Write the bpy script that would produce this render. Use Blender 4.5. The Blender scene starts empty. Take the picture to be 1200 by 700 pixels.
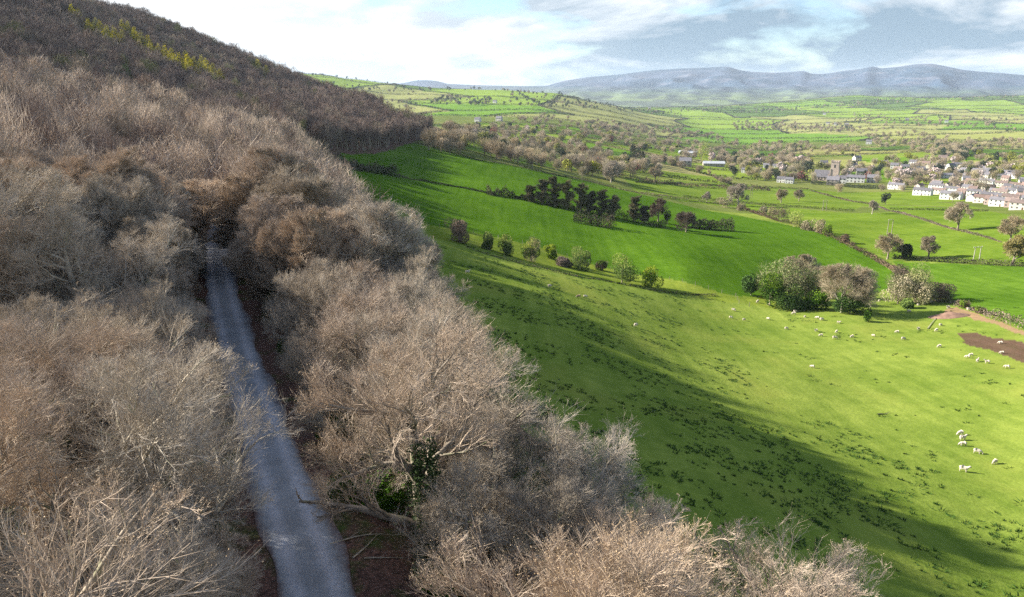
import bpy, math, random
import numpy as np
from mathutils import Vector
SC = bpy.context.scene
COL = SC.collection
RNG = np.random.default_rng(11)
CZ = 150.0                       # camera height above the datum, metres
F = 857.0                        # focal length in photo pixels (1200 wide)
PIT = math.radians(16.3)
CP, SP = math.cos(PIT), math.sin(PIT)

# ------------------------------------------------------------------ terrain
def ss(a, b, x):
    t = np.clip((x - a) / (b - a), 0, 1)
    return t * t * (3 - 2 * t)

def rays(px, py):
    px = np.asarray(px, float); py = np.asarray(py, float)
    u = (px - 600) / F; v = (py - 350) / F
    d = np.stack([u, CP - v * SP, -(SP + v * CP)], -1)
    return d / np.hypot(d[..., 0], d[..., 1])[..., None]

def smooth_table(xs, ys, lo, hi, step, sigma):
    g = np.arange(lo, hi, step)
    v = np.interp(g, xs, ys)
    k = np.arange(-int(4 * sigma / step), int(4 * sigma / step) + 1) * step
    w = np.exp(-.5 * (k / sigma) ** 2); w /= w.sum()
    vp = np.pad(v, len(k) // 2, mode='reflect', reflect_type='odd')
    return g, np.convolve(vp, w, 'valid')

XC_G, XC_V = smooth_table([-600, 30, 100, 200, 300, 450, 600, 900, 2000],
                          [281, -9.4, -42, -77, -99, -117, -120, -120, -120], -500, 1800, 2.0, 22)
P_G, P_V = smooth_table([-900, -600, -350, -200, -120, -60, -25, 0, 20, 65, 100, 150, 250, 400, 900],
                        [92, 88, 78, 48, 14, -9, -19, -23.5, -30.5, -45.5, -56, -71, -97, -135, -230],
                        -900, 900, 0.5, 5)

def contour_s(X, Y):
    """distance to the right of the track contour"""
    xc = np.interp(Y, XC_G, XC_V)
    sl = (np.interp(Y + 4, XC_G, XC_V) - np.interp(Y - 4, XC_G, XC_V)) / 8
    return (X - xc) / np.sqrt(1 + sl * sl)

# the valley: a thin-plate surface through surveyed points (photo column, row, distance)
VP = []
for x in (1000, 1200, 1500, 1900):
    VP += [(x, y, d) for y, d in ((440, 150), (372, 200), (352, 240), (305, 300), (262, 400), (236, 640), (207, 1000),
           (180, 1500), (161, 2200), (143, 3200), (127, 4500), (112, 6000))]
    VP += [(x, None, 7500, -190), (x, None, 10000, -200), (x, None, 16000, -220)]
VP += [(800, y, d) for y, d in ((400, 180), (335, 215), (270, 330), (238, 480), (215, 700), (191, 1050), (171, 1600),
                                (156, 2300), (140, 3300), (126, 4800))] + [(800, None, 6500, -190), (800, None, 10000, -220), (800, None, 16000, -220)]
VP += [(650, y, d) for y, d in ((245, 330), (216, 430), (196, 620), (176, 900), (155, 1300), (138, 1900), (120, 2600), (110, 3200))]
VP += [(650, None, 200, -62), (650, None, 4200, -110), (650, None, 6500, -200), (650, None, 10000, -220), (650, None, 16000, -220)]
VP += [(560, y, d) for y, d in ((187, 480), (181, 700), (152, 1300), (133, 1950), (115, 2700), (105, 3200))]
VP += [(560, None, 200, -58), (560, None, 4200, -90), (560, None, 8000, -200), (560, None, 16000, -220)]
VP += [(480, y, d) for y, d in ((166, 545), (150, 1250), (132, 2000), (113, 2700), (101, 3200))]
VP += [(480, None, 200, -60), (480, None, 4500, -70), (480, None, 8000, -200), (480, None, 16000, -220)]
for x in (360, 100, -300):
    VP += [(x, None, 200, -60), (x, None, 600, -70), (x, None, 1200, -72), (x, 120, 2300), (x, 95, 2900), (x, 88, 3200), (x, None, 4500, 0),
           (x, None, 8000, -200), (x, None, 16000, -220)]
_p = []
for q in VP:
    r = rays(q[0], q[1] if q[1] is not None else 200)
    _p.append((math.atan2(r[0], r[1]) * 3.0, math.log(q[2]), r[2] * q[2] if q[1] is not None else q[3]))
_p = np.array(_p)
def _tp(r2): return .5 * r2 * np.log(r2 + 1e-9)
def _rbf():
    A = _p[:, :2]; n = len(A)
    K = _tp(((A[:, None] - A[None]) ** 2).sum(-1)) + np.eye(n) * .004
    Q = np.c_[np.ones(n), A]
    M = np.block([[K, Q], [Q.T, np.zeros((3, 3))]])
    # fit slope instead of height so that near and far points weigh alike
    return np.linalg.solve(M, np.r_[_p[:, 2] / np.exp(_p[:, 1]), np.zeros(3)])
_w = _rbf()
TH = np.linspace(-1.0, 1.0, 241); LD = np.linspace(math.log(140), math.log(16000), 300)
_g = np.stack(np.meshgrid(TH * 3, LD, indexing='ij'), -1).reshape(-1, 2)
_gv = np.concatenate([_tp(((c[:, None] - _p[None, :, :2]) ** 2).sum(-1)) @ _w[:-3] + np.c_[np.ones(len(c)), c] @ _w[-3:]
                      for c in np.array_split(_g, 20)])
VT = (_gv * np.exp(_g[:, 1])).reshape(len(TH), len(LD))

def waves(X, Y, L, seed, n=5):
    r = np.random.default_rng(seed); o = 0
    for _ in range(n):
        a = r.uniform(0, 6.283); k = 6.283 / (L * r.uniform(.6, 1.6))
        o = o + np.sin((X * math.cos(a) + Y * math.sin(a)) * k + r.uniform(0, 6.283))
    return o / n

def valley(X, Y):
    th = np.clip(np.arctan2(X, Y), -.999, .999); ld = np.clip(np.log(np.hypot(X, Y) + 1e-6), LD[0], LD[-1] - 1e-6)
    a = (th - TH[0]) / (TH[1] - TH[0]); b = (ld - LD[0]) / (LD[1] - LD[0])
    i = np.clip(a.astype(int), 0, len(TH) - 2); j = np.clip(b.astype(int), 0, len(LD) - 2)
    fa = a - i; fb = b - j
    return (VT[i, j] * (1 - fa) * (1 - fb) + VT[i + 1, j] * fa * (1 - fb) + VT[i, j + 1] * (1 - fa) * fb + VT[i + 1, j + 1] * fa * fb)

def ground(X, Y):
    X = np.asarray(X, float); Y = np.asarray(Y, float)
    s = contour_s(X, Y)
    D = np.hypot(X, Y)
    hill = np.interp(s, P_G, P_V) - 170 * ss(690, 1100, Y)
    hill = hill + waves(X, Y, 90, 5) * 1.6 * ss(6, 40, np.abs(s)) + waves(X, Y, 38, 6) * .55 * ss(6, 30, np.abs(s))
    b = valley(X, Y) + waves(X, Y, 260, 8) * (1.0 + 5 * ss(500, 3000, D)) * ss(250, 700, D) + waves(X, Y, 70, 9) * .7
    k = 11.0
    z = .5 * (hill + b + np.sqrt((hill - b) ** 2 + k * k))
    w = 1 - ss(2.2, 6.0, np.abs(s))                    # the track bench
    z = z * (1 - w * (Y < 500)) + (-23.6) * w * (Y < 500)
    return z + CZ

MARCH = np.geomspace(12, 14000, 1400)
def hit(px, py, up=0.0):
    """photo pixel -> world point on the ground (raised by up metres)"""
    r = rays(np.atleast_1d(px), np.atleast_1d(py)); out = []
    for c in np.array_split(r, max(1, len(r) // 200)):
        P = c[:, None, :] * MARCH[None, :, None]
        dz = P[..., 2] + CZ - ground(P[..., 0], P[..., 1]) - up
        below = dz < 0
        i = np.where(below.any(1), below.argmax(1), len(MARCH) - 1); i = np.maximum(i, 1)
        k = np.arange(len(c)); d0 = dz[k, i - 1]; d1 = dz[k, i]
        f = np.clip(d0 / (d0 - d1 + 1e-9), 0, 1)
        D = MARCH[i - 1] + (MARCH[i] - MARCH[i - 1]) * f
        q = c * D[:, None]
        out.append(np.c_[q[:, 0], q[:, 1], ground(q[:, 0], q[:, 1])])
    o = np.concatenate(out)
    return o if np.ndim(px) else o[0]

def depth(p):
    p = np.asarray(p, float)
    return p[..., 1] * CP - (p[..., 2] - CZ) * SP
def project(p):
    p = np.asarray(p, float); z = p[..., 2] - CZ
    d = p[..., 1] * CP - z * SP
    d = np.where(np.abs(d) < 1e-3, 1e-3, d)
    return 600 + F * p[..., 0] / d, 350 + F * (-p[..., 1] * SP - z * CP) / d, d

def hit_line(pts, step=8.0):
    """photo polyline -> densely sampled world line on the ground"""
    w = hit([p[0] for p in pts], [p[1] for p in pts])
    return resample(w, step)
def resample(w, step):
    w = np.asarray(w, float); out = []
    for a, b in zip(w[:-1], w[1:]):
        n = max(1, int(np.hypot(*(b - a)[:2]) / step))
        for i in range(n): out.append(a + (b - a) * i / n)
    out.append(w[-1]); out = np.array(out)
    out[:, 2] = ground(out[:, 0], out[:, 1])
    return out

def in_poly(X, Y, poly):
    poly = np.asarray(poly, float); r = np.zeros(np.shape(X), bool)
    lo = poly[:, :2].min(0); hi = poly[:, :2].max(0)
    sel = (X >= lo[0]) & (X <= hi[0]) & (Y >= lo[1]) & (Y <= hi[1])
    xs = X[sel]; ys = Y[sel]; rr = np.zeros(xs.shape, bool)
    for (x0, y0), (x1, y1) in zip(poly[:, :2], np.roll(poly[:, :2], -1, 0)):
        c = ((y0 > ys) != (y1 > ys))
        rr ^= c & (xs < (x1 - x0) * (ys - y0) / (y1 - y0 + 1e-12) + x0)
    r[sel] = rr
    return r

# wood edge on the downhill side, as distance from the track, by Y
WE_Y = [-200, 0, 50, 120, 190, 250, 300, 350, 400, 470, 530, 700, 1100]
WE_S = [20, 20, 21, 28, 36, 34, 26, 24, 40, 50, 60, 60, 60]
def wood_edge(Y): return np.interp(Y, WE_Y, WE_S)

# ------------------------------------------------------------------ object helpers
def tag(o, label=None, cat=None, group=None, kind=None):
    if label: o['label'] = label
    if cat: o['category'] = cat
    if group: o['group'] = group
    if kind: o['kind'] = kind
    return o
def link(name, me, parent=None, loc=None):
    o = bpy.data.objects.new(name, me); COL.objects.link(o)
    if parent is not None: o.parent = parent
    if loc is not None: o.location = loc
    return o
def empty(name, loc=(0, 0, 0), rz=0.0, size=1.0):
    o = bpy.data.objects.new(name, None); COL.objects.link(o)
    o.empty_display_size = .5; o.location = loc; o.rotation_euler = (0, 0, rz); o.scale = (size,) * 3
    return o
def copy_tree(o, parent=None):
    c = o.copy(); COL.objects.link(c)
    c.parent = parent
    for ch in o.children: copy_tree(ch, c)
    return c

class G:
    """collects vertices and faces into one mesh"""
    def __init__(s): s.v = []; s.q = []; s.t = []; s.qm = []; s.tm = []; s.n = 0
    def add(s, V, quads=None, tris=None, mat=0):
        V = np.asarray(V, float).reshape(-1, 3)
        if quads is not None and len(quads):
            s.q.append(np.asarray(quads, int) + s.n); s.qm.append(np.full(len(quads), mat))
        if tris is not None and len(tris):
            s.t.append(np.asarray(tris, int) + s.n); s.tm.append(np.full(len(tris), mat))
        s.v.append(V); s.n += len(V)
        return s
    def mesh(s, name, mats, smooth=False):
        V = np.concatenate(s.v) if s.v else np.zeros((0, 3))
        q = np.concatenate(s.q) if s.q else np.zeros((0, 4), int); t = np.concatenate(s.t) if s.t else np.zeros((0, 3), int)
        m = np.concatenate([np.concatenate(s.qm) if s.qm else np.zeros(0, int), np.concatenate(s.tm) if s.tm else np.zeros(0, int)])
        me = bpy.data.meshes.new(name)
        me.vertices.add(len(V)); me.vertices.foreach_set('co', V.astype('f4').ravel())
        loops = np.concatenate([q.ravel(), t.ravel()]).astype('i4')
        me.loops.add(len(loops)); me.loops.foreach_set('vertex_index', loops)
        me.polygons.add(len(q) + len(t))
        me.polygons.foreach_set('loop_start', np.concatenate([np.arange(len(q)) * 4, len(q) * 4 + np.arange(len(t)) * 3]).astype('i4'))
        me.polygons.foreach_set('material_index', m.astype('i4'))
        me.polygons.foreach_set('use_smooth', np.full(len(m), smooth))
        me.update(calc_edges=True)
        for x in (mats if isinstance(mats, (list, tuple)) else [mats]): me.materials.append(x)
        return me
    def box(s, x0, x1, y0, y1, z0, z1, mat=0):
        V = [(x, y, z) for z in (z0, z1) for x, y in ((x0, y0), (x1, y0), (x1, y1), (x0, y1))]
        return s.add(V, [(0, 3, 2, 1), (4, 5, 6, 7), (0, 1, 5, 4), (1, 2, 6, 5), (2, 3, 7, 6), (3, 0, 4, 7)], mat=mat)
    def tubes(s, pts, rad, sides=3, mat=0, tip=False):
        """pts [n,K,3], rad [n,K]"""
        n, K, _ = pts.shape
        d = np.gradient(pts, axis=1); d /= np.linalg.norm(d, axis=-1, keepdims=True) + 1e-9
        up = np.where(np.abs(d[..., 2:3]) > .9, np.array([1., 0, 0]), np.array([0, 0, 1.]))
        a = np.cross(d, up); a /= np.linalg.norm(a, axis=-1, keepdims=True) + 1e-9
        b = np.cross(d, a)
        ph = np.arange(sides) * 2 * math.pi / sides
        V = pts[:, :, None] + rad[:, :, None, None] * (a[:, :, None] * np.cos(ph)[None, None, :, None] + b[:, :, None] * np.sin(ph)[None, None, :, None])
        idx = np.arange(n * K * sides).reshape(n, K, sides)
        i0 = idx[:, :-1]; i1 = idx[:, 1:]
        q = np.stack([i0, np.roll(i0, -1, 2), np.roll(i1, -1, 2), i1], -1).reshape(-1, 4)
        return s.add(V, quads=q, mat=mat)
    def cones(s, base, tip, rad, sides=3, mat=0):
        n = len(base); d = tip - base; d = d / (np.linalg.norm(d, axis=-1, keepdims=True) + 1e-9)
        up = np.where(np.abs(d[:, 2:3]) > .9, np.array([1., 0, 0]), np.array([0, 0, 1.]))
        a = np.cross(d, up); a /= np.linalg.norm(a, axis=-1, keepdims=True) + 1e-9; b = np.cross(d, a)
        ph = np.arange(sides) * 2 * math.pi / sides
        V = base[:, None] + np.reshape(rad, (-1, 1, 1)) * (a[:, None] * np.cos(ph)[None, :, None] + b[:, None] * np.sin(ph)[None, :, None])
        V = np.concatenate([V, tip[:, None]], 1)
        k = np.arange(n)[:, None] * (sides + 1)
        t = np.concatenate([np.c_[k + i, k + (i + 1) % sides, k + sides] for i in range(sides)])
        return s.add(V, tris=t, mat=mat)
    def leaves(s, c, size, rng, mat=0, flat=0.0, aspect=.6):
        """randomly turned leaf-clump quads at points c"""
        n = len(c); size = np.broadcast_to(size, (n,))
        a = rng.normal(size=(n, 3)); a[:, 2] *= (1 - flat); a /= np.linalg.norm(a, axis=1, keepdims=True)
        b = rng.normal(size=(n, 3)); b[:, 2] *= (1 - flat); b -= a * (a * b).sum(1, keepdims=True); b /= np.linalg.norm(b, axis=1, keepdims=True)
        a = a * (size * .5)[:, None]; b = b * (size * .5 * aspect)[:, None]
        V = np.stack([c - a, c - b, c + a, c + b], 1)
        return s.add(V, quads=np.arange(n * 4).reshape(n, 4), mat=mat)
# ------------------------------------------------------------------ materials
def new_mat(name):
    m = bpy.data.materials.new(name); m.use_nodes = True
    nt = m.node_tree; b = nt.nodes['Principled BSDF']
    b.inputs['Roughness'].default_value = .9
    b.inputs['Specular IOR Level'].default_value = .15
    return m, nt, b
def N(nt, t, **kw):
    n = nt.nodes.new(t)
    for k, v in kw.items():
        if k in n.inputs.keys(): n.inputs[k].default_value = v
        else: setattr(n, k, v)
    return n
def noise(nt, vec, scale, detail=4, rough=.55):
    n = N(nt, 'ShaderNodeTexNoise', Scale=scale, Detail=detail, Roughness=rough)
    if vec is not None: nt.links.new(vec, n.inputs['Vector'])
    return n.outputs['Fac']
def ramp(nt, fac, lo, hi):
    n = N(nt, 'ShaderNodeMapRange'); n.clamp = True
    nt.links.new(fac, n.inputs['Value'])
    n.inputs['From Min'].default_value = lo; n.inputs['From Max'].default_value = hi
    return n.outputs['Result']
def mixc(nt, fac, a, b, mode='MIX'):
    n = N(nt, 'ShaderNodeMix', data_type='RGBA', blend_type=mode)
    for s, v in ((n.inputs[0], fac), (n.inputs[6], a), (n.inputs[7], b)):
        if hasattr(v, 'is_output'): nt.links.new(v, s)
        elif isinstance(v, (int, float)): s.default_value = v
        else: s.default_value = (*v, 1)
    return n.outputs[2]
def varied(name, c0, c1, scale=1.5, obj_var=.35, c2=None, rough=.9, coord='Object', bump=0, trans=0.0):
    """base colour mottled between c0 and c1, with a different cast for every object"""
    m, nt, b = new_mat(name)
    tc = N(nt, 'ShaderNodeTexCoord')
    f = ramp(nt, noise(nt, tc.outputs[coord], scale), .35, .65)
    c = mixc(nt, f, c0, c1)
    if c2 is not None:
        f2 = ramp(nt, noise(nt, tc.outputs[coord], scale * .37), .55, .68)
        c = mixc(nt, f2, c, c2)
    if obj_var:
        oi = N(nt, 'ShaderNodeObjectInfo')
        hs = N(nt, 'ShaderNodeHueSaturation')
        mr = N(nt, 'ShaderNodeMapRange'); nt.links.new(oi.outputs['Random'], mr.inputs['Value'])
        mr.inputs['To Min'].default_value = 1 - obj_var; mr.inputs['To Max'].default_value = 1 + obj_var
        nt.links.new(mr.outputs['Result'], hs.inputs['Value'])
        m2 = N(nt, 'ShaderNodeMath', operation='FRACT'); m3 = N(nt, 'ShaderNodeMath', operation='MULTIPLY'); m3.inputs[1].default_value = 7.31
        nt.links.new(oi.outputs['Random'], m3.inputs[0]); nt.links.new(m3.outputs[0], m2.inputs[0])
        mr2 = N(nt, 'ShaderNodeMapRange'); nt.links.new(m2.outputs[0], mr2.inputs['Value'])
        mr2.inputs['To Min'].default_value = 1 - obj_var * .7; mr2.inputs['To Max'].default_value = 1 + obj_var * .7
        nt.links.new(mr2.outputs['Result'], hs.inputs['Saturation'])
        nt.links.new(c, hs.inputs['Color']); c = hs.outputs['Color']
    nt.links.new(c, b.inputs['Base Color']); b.inputs['Roughness'].default_value = rough
    if bump:
        bp = N(nt, 'ShaderNodeBump'); bp.inputs['Strength'].default_value = bump
        nt.links.new(noise(nt, tc.outputs[coord], scale * 8), bp.inputs['Height']); nt.links.new(bp.outputs[0], b.inputs['Normal'])
    if trans:
        out = nt.nodes['Material Output']
        tr = N(nt, 'ShaderNodeBsdfTranslucent'); nt.links.new(c, tr.inputs['Color'])
        mx = N(nt, 'ShaderNodeMixShader'); mx.inputs[0].default_value = trans
        nt.links.new(b.outputs[0], mx.inputs[1]); nt.links.new(tr.outputs[0], mx.inputs[2]); nt.links.new(mx.outputs[0], out.inputs['Surface'])
    return m

M = {}
M['bark'] = varied('bark', (.30, .25, .19), (.15, .125, .095), 2.2, .15, c2=(.15, .16, .08), bump=.4)
M['bark_pale'] = varied('pale_bark', (.46, .41, .33), (.27, .235, .18), 2.0, .15, c2=(.2, .21, .12), bump=.3)
M['twig'] = varied('twig', (.55, .44, .335), (.335, .262, .19), 1.1, .14)
M['twig_grey'] = varied('grey_twig', (.51, .435, .34), (.33, .285, .225), 1.1, .14)
M['twig_hill'] = varied('hill_twig_shade_toned', (.255, .19, .152), (.165, .122, .103), .045, 0)  # shade of the far slope put into a darker twig colour
M['twig_hill2'] = varied('hill_twig_dark', (.17, .13, .112), (.105, .082, .073), .045, 0)
M['twig_hill3'] = varied('hill_twig_warm', (.25, .175, .13), (.17, .12, .095), .045, 0)
M['twig_hill4'] = varied('hill_twig_tan', (.32, .26, .19), (.22, .175, .13), .045, 0)
M['twig_hill5'] = varied('hill_twig_olive', (.20, .20, .07), (.12, .12, .05), .045, 0)
M['bud'] = varied('bud', (.42, .32, .21), (.34, .26, .17), .6, .25)
M['ivy'] = varied('ivy', (.06, .10, .025), (.025, .05, .012), 1.2, .25, trans=.2)
M['bramble'] = varied('bramble', (.075, .11, .03), (.04, .06, .018), .6, 0, c2=(.11, .08, .045), trans=.2)
M['haw'] = varied('hawthorn_leaf', (.14, .205, .035), (.075, .125, .022), .5, .2, trans=.25)
M['haw_tip'] = varied('young_leaf', (.40, .43, .09), (.28, .34, .06), .6, .2, trans=.25)
M['haw_brown'] = varied('bare_thorn', (.22, .165, .125), (.12, .09, .07), .5, .2)
M['holly'] = varied('holly_leaf', (.07, .135, .022), (.03, .065, .012), .5, .2, trans=.1)
M['gorse'] = varied('gorse_leaf', (.19, .27, .04), (.10, .17, .03), .5, .15, trans=.15)
M['pine'] = varied('pine_needle', (.16, .14, .08), (.085, .085, .045), .4, .25)
M['willow'] = varied('willow_twig', (.28, .28, .13), (.19, .195, .08), .35, .15)
M['oak_twig'] = varied('oak_twig', (.44, .365, .25), (.29, .24, .16), .4, .15)
M['oak_twig_pink'] = varied('pinkish_oak_twig', (.45, .375, .265), (.31, .255, .175), .4, .1)
M['oak_bud'] = varied('oak_young_leaf', (.33, .29, .08), (.24, .2, .07), .4, .15, trans=.2)
M['v_brown'] = varied('valley_bare_crown', (.35, .285, .195), (.235, .19, .13), .12, .25)
M['v_tan'] = varied('valley_tan_crown', (.40, .34, .21), (.28, .24, .14), .12, .2)
M['v_yell'] = varied('valley_spring_crown', (.30, .30, .07), (.2, .22, .05), .12, .25, trans=.2)
M['v_dark'] = varied('valley_evergreen_crown', (.05, .07, .035), (.03, .042, .024), .12, .3)
M['v_red'] = varied('copper_crown', (.22, .09, .075), (.15, .06, .05), .12, .15)
M['v_blossom'] = varied('blossom_crown', (.6, .5, .46), (.45, .36, .33), .12, .15)
M['larch'] = varied('larch_needle', (.46, .39, .035), (.28, .26, .03), .3, .25, trans=.2)
M['hedge'] = varied('hedge_leaf', (.05, .058, .022), (.028, .034, .015), .25, .3, c2=(.085, .065, .045))
M['hedge_br'] = varied('bare_hedge', (.21, .155, .11), (.12, .09, .065), .2, .25, c2=(.11, .115, .04))
M['hedge_far'] = varied('far_hedge', (.075, .065, .045), (.04, .048, .025), .02, 0, c2=(.13, .10, .07))
M['rush'] = varied('rush_blade', (.04, .085, .012), (.022, .052, .008), .12, 0)
M['wool'] = varied('wool', (.60, .53, .43), (.42, .36, .28), 4, .12, bump=.5)
M['sheepface'] = varied('sheep_face', (.45, .4, .34), (.3, .26, .22), 3, .2)
M['wood_grey'] = varied('weathered_wood', (.30, .26, .21), (.18, .155, .125), 3, .15)
M['pole_pale'] = varied('pale_pole', (.42, .40, .34), (.32, .30, .25), 1, .1)
M['earth'] = varied('red_earth', (.27, .165, .115), (.17, .105, .075), .8, 0, bump=.8)
M['wall_white'] = varied('white_render', (.70, .69, .66), (.58, .57, .54), .4, .06)
M['wall_pink'] = varied('pinkish_brick', (.40, .31, .27), (.30, .23, .20), .6, .15)
M['wall_cream'] = varied('cream_render', (.62, .57, .50), (.5, .46, .40), .5, .12)
M['stone'] = varied('grey_stone', (.36, .32, .27), (.25, .22, .19), .5, .12, bump=.3)
M['church'] = varied('church_stone', (.50, .41, .34), (.36, .29, .245), .35, 0, bump=.3)
M['slate'] = varied('slate_roof', (.19, .18, .19), (.12, .115, .125), .8, .2, rough=.6)
M['tile'] = varied('brown_tile_roof', (.25, .18, .155), (.16, .12, .105), .8, .2)
M['metal_roof'] = varied('pale_sheet_roof', (.48, .49, .50), (.36, .37, .38), .5, .1, rough=.5)
M['door'] = varied('painted_door', (.12, .06, .04), (.09, .05, .035), 1, .3)
gm, gnt, gb = new_mat('window_glass'); gb.inputs['Base Color'].default_value = (.03, .035, .04, 1); gb.inputs['Roughness'].default_value = .12; gb.inputs['Specular IOR Level'].default_value = .5
M['glass'] = gm

def ground_material():
    m, nt, b = new_mat('ground_cover')
    at = N(nt, 'ShaderNodeAttribute', attribute_name='cover'); at.attribute_type = 'GEOMETRY'
    pa = N(nt, 'ShaderNodeAttribute', attribute_name='kind'); pa.attribute_type = 'GEOMETRY'
    sp = N(nt, 'ShaderNodeSeparateColor'); nt.links.new(pa.outputs['Color'], sp.inputs[0])
    g = N(nt, 'ShaderNodeNewGeometry'); pos = g.outputs['Position']
    mp = N(nt, 'ShaderNodeMapping'); nt.links.new(pos, mp.inputs['Vector']); mp.inputs['Scale'].default_value = (1, 1, .3)
    v = mp.outputs[0]
    c = at.outputs['Color']
    # broad growth patches, then tussocks, then blades
    big = ramp(nt, noise(nt, v, .035, 5, .6), .32, .68)
    c = mixc(nt, 1.0, c, mixc(nt, big, (.74, .80, .70), (1.22, 1.15, 1.2)), 'MULTIPLY')
    mid = ramp(nt, noise(nt, v, .35, 5, .65), .3, .7)
    c = mixc(nt, 1.0, c, mixc(nt, mid, (.80, .84, .78), (1.18, 1.14, 1.15)), 'MULTIPLY')
    fine = ramp(nt, noise(nt, v, 3.2, 4, .7), .3, .7)
    c = mixc(nt, 1.0, c, mixc(nt, fine, (.78, .82, .74), (1.2, 1.16, 1.18)), 'MULTIPLY')
    # sheep terraces and drying along the contour
    mt = N(nt, 'ShaderNodeMapping'); nt.links.new(pos, mt.inputs['Vector']); mt.inputs['Rotation'].default_value = (0, 0, -.42); mt.inputs['Scale'].default_value = (.9, .045, .5)
    te = ramp(nt, noise(nt, mt.outputs[0], .55, 4, .6), .35, .65)
    c = mixc(nt, 1.0, c, mixc(nt, te, (.84, .88, .80), (1.14, 1.1, 1.14)), 'MULTIPLY')
    # pasture: yellowed, grazed patches
    yel = ramp(nt, noise(nt, v, .055, 6, .62), .52, .72)
    ym = N(nt, 'ShaderNodeMath', operation='MULTIPLY'); nt.links.new(yel, ym.inputs[0]); nt.links.new(sp.outputs[0], ym.inputs[1])
    ym2 = N(nt, 'ShaderNodeMath', operation='MULTIPLY'); nt.links.new(ym.outputs[0], ym2.inputs[0]); ym2.inputs[1].default_value = .6
    c = mixc(nt, ym2.outputs[0], c, (.24, .25, .05))
    # sown fields: faint drill rows across the slope
    wv = N(nt, 'ShaderNodeTexWave', Scale=.16, Distortion=2.5, Detail=2.0); wv.bands_direction = 'DIAGONAL'
    nt.links.new(v, wv.inputs['Vector']); wv.inputs['Detail Scale'].default_value = .3
    rm = N(nt, 'ShaderNodeMath', operation='MULTIPLY'); nt.links.new(wv.outputs['Fac'], rm.inputs[0]); nt.links.new(sp.outputs[1], rm.inputs[1])
    rm2 = N(nt, 'ShaderNodeMath', operation='MULTIPLY'); nt.links.new(rm.outputs[0], rm2.inputs[0]); rm2.inputs[1].default_value = .4
    c = mixc(nt, rm2.outputs[0], c, mixc(nt, 1.0, c, (.72, .80, .6), 'MULTIPLY'))
    # wood floor: leaf litter with moss
    lit = ramp(nt, noise(nt, v, 5.0, 5, .75), .38, .62)
    moss = ramp(nt, noise(nt, v, .35, 6, .65), .5, .64)
    fl = mixc(nt, moss, mixc(nt, lit, (.05, .035, .028), (.22, .125, .095)), mixc(nt, lit, (.035, .05, .016), (.09, .12, .035)))
    c = mixc(nt, sp.outputs[2], c, fl)
    nt.links.new(c, b.inputs['Base Color'])
    bp = N(nt, 'ShaderNodeBump'); bp.inputs['Strength'].default_value = .5; bp.inputs['Distance'].default_value = .25
    nt.links.new(noise(nt, v, 1.3, 6, .7), bp.inputs['Height']); nt.links.new(bp.outputs[0], b.inputs['Normal'])
    b.inputs['Specular IOR Level'].default_value = 0.0
    return m

def gravel_material():
    m, nt, b = new_mat('gravel')
    tc = N(nt, 'ShaderNodeTexCoord'); v = tc.outputs['Object']
    uv = tc.outputs['UV']
    a = ramp(nt, noise(nt, v, 22, 4, .7), .3, .7)
    c = mixc(nt, a, (.27, .28, .305), (.52, .53, .56))
    w = ramp(nt, noise(nt, v, .6, 5, .6), .42, .62)
    c = mixc(nt, w, c, mixc(nt, a, (.21, .215, .235), (.43, .44, .46)))
    sx = N(nt, 'ShaderNodeSeparateXYZ'); nt.links.new(uv, sx.inputs[0])
    # wheel lines worn pale, a darker crown between them, litter gathered on the edges
    wn = N(nt, 'ShaderNodeMath', operation='ABSOLUTE'); nt.links.new(sx.outputs['X'], wn.inputs[0])
    w1 = N(nt, 'ShaderNodeMath', operation='SUBTRACT'); nt.links.new(wn.outputs[0], w1.inputs[0]); w1.inputs[1].default_value = .46
    w2 = N(nt, 'ShaderNodeMath', operation='ABSOLUTE'); nt.links.new(w1.outputs[0], w2.inputs[0])
    w3 = N(nt, 'ShaderNodeMath', operation='ADD'); nt.links.new(w2.outputs[0], w3.inputs[0])
    w4 = N(nt, 'ShaderNodeMath', operation='MULTIPLY'); nt.links.new(noise(nt, v, 2.2, 5, .7), w4.inputs[0]); w4.inputs[1].default_value = .35; nt.links.new(w4.outputs[0], w3.inputs[1])
    c = mixc(nt, 1.0, c, mixc(nt, ramp(nt, w3.outputs[0], .22, .46), (1.25, 1.23, 1.2), (.85, .86, .83)), 'MULTIPLY')
    lf = ramp(nt, noise(nt, v, 9, 3, .8), .66, .70)
    c = mixc(nt, lf, c, (.16, .10, .07))
    d = N(nt, 'ShaderNodeMath', operation='ABSOLUTE'); nt.links.new(sx.outputs['X'], d.inputs[0])
    nn = N(nt, 'ShaderNodeMath', operation='ADD'); nt.links.new(d.outputs[0], nn.inputs[0])
    ns = N(nt, 'ShaderNodeMath', operation='MULTIPLY'); nt.links.new(noise(nt, v, 1.4, 5, .7), ns.inputs[0]); ns.inputs[1].default_value = .5
    nt.links.new(ns.outputs[0], nn.inputs[1])
    ed = ramp(nt, nn.outputs[0], .98, 1.28)
    c = mixc(nt, ed, c, mixc(nt, a, (.06, .04, .032), (.17, .10, .08)))
    nt.links.new(c, b.inputs['Base Color'])
    bp = N(nt, 'ShaderNodeBump'); bp.inputs['Strength'].default_value = .6; bp.inputs['Distance'].default_value = .04
    nt.links.new(noise(nt, v, 20, 5, .7), bp.inputs['Height']); nt.links.new(bp.outputs[0], b.inputs['Normal'])
    return m

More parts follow.
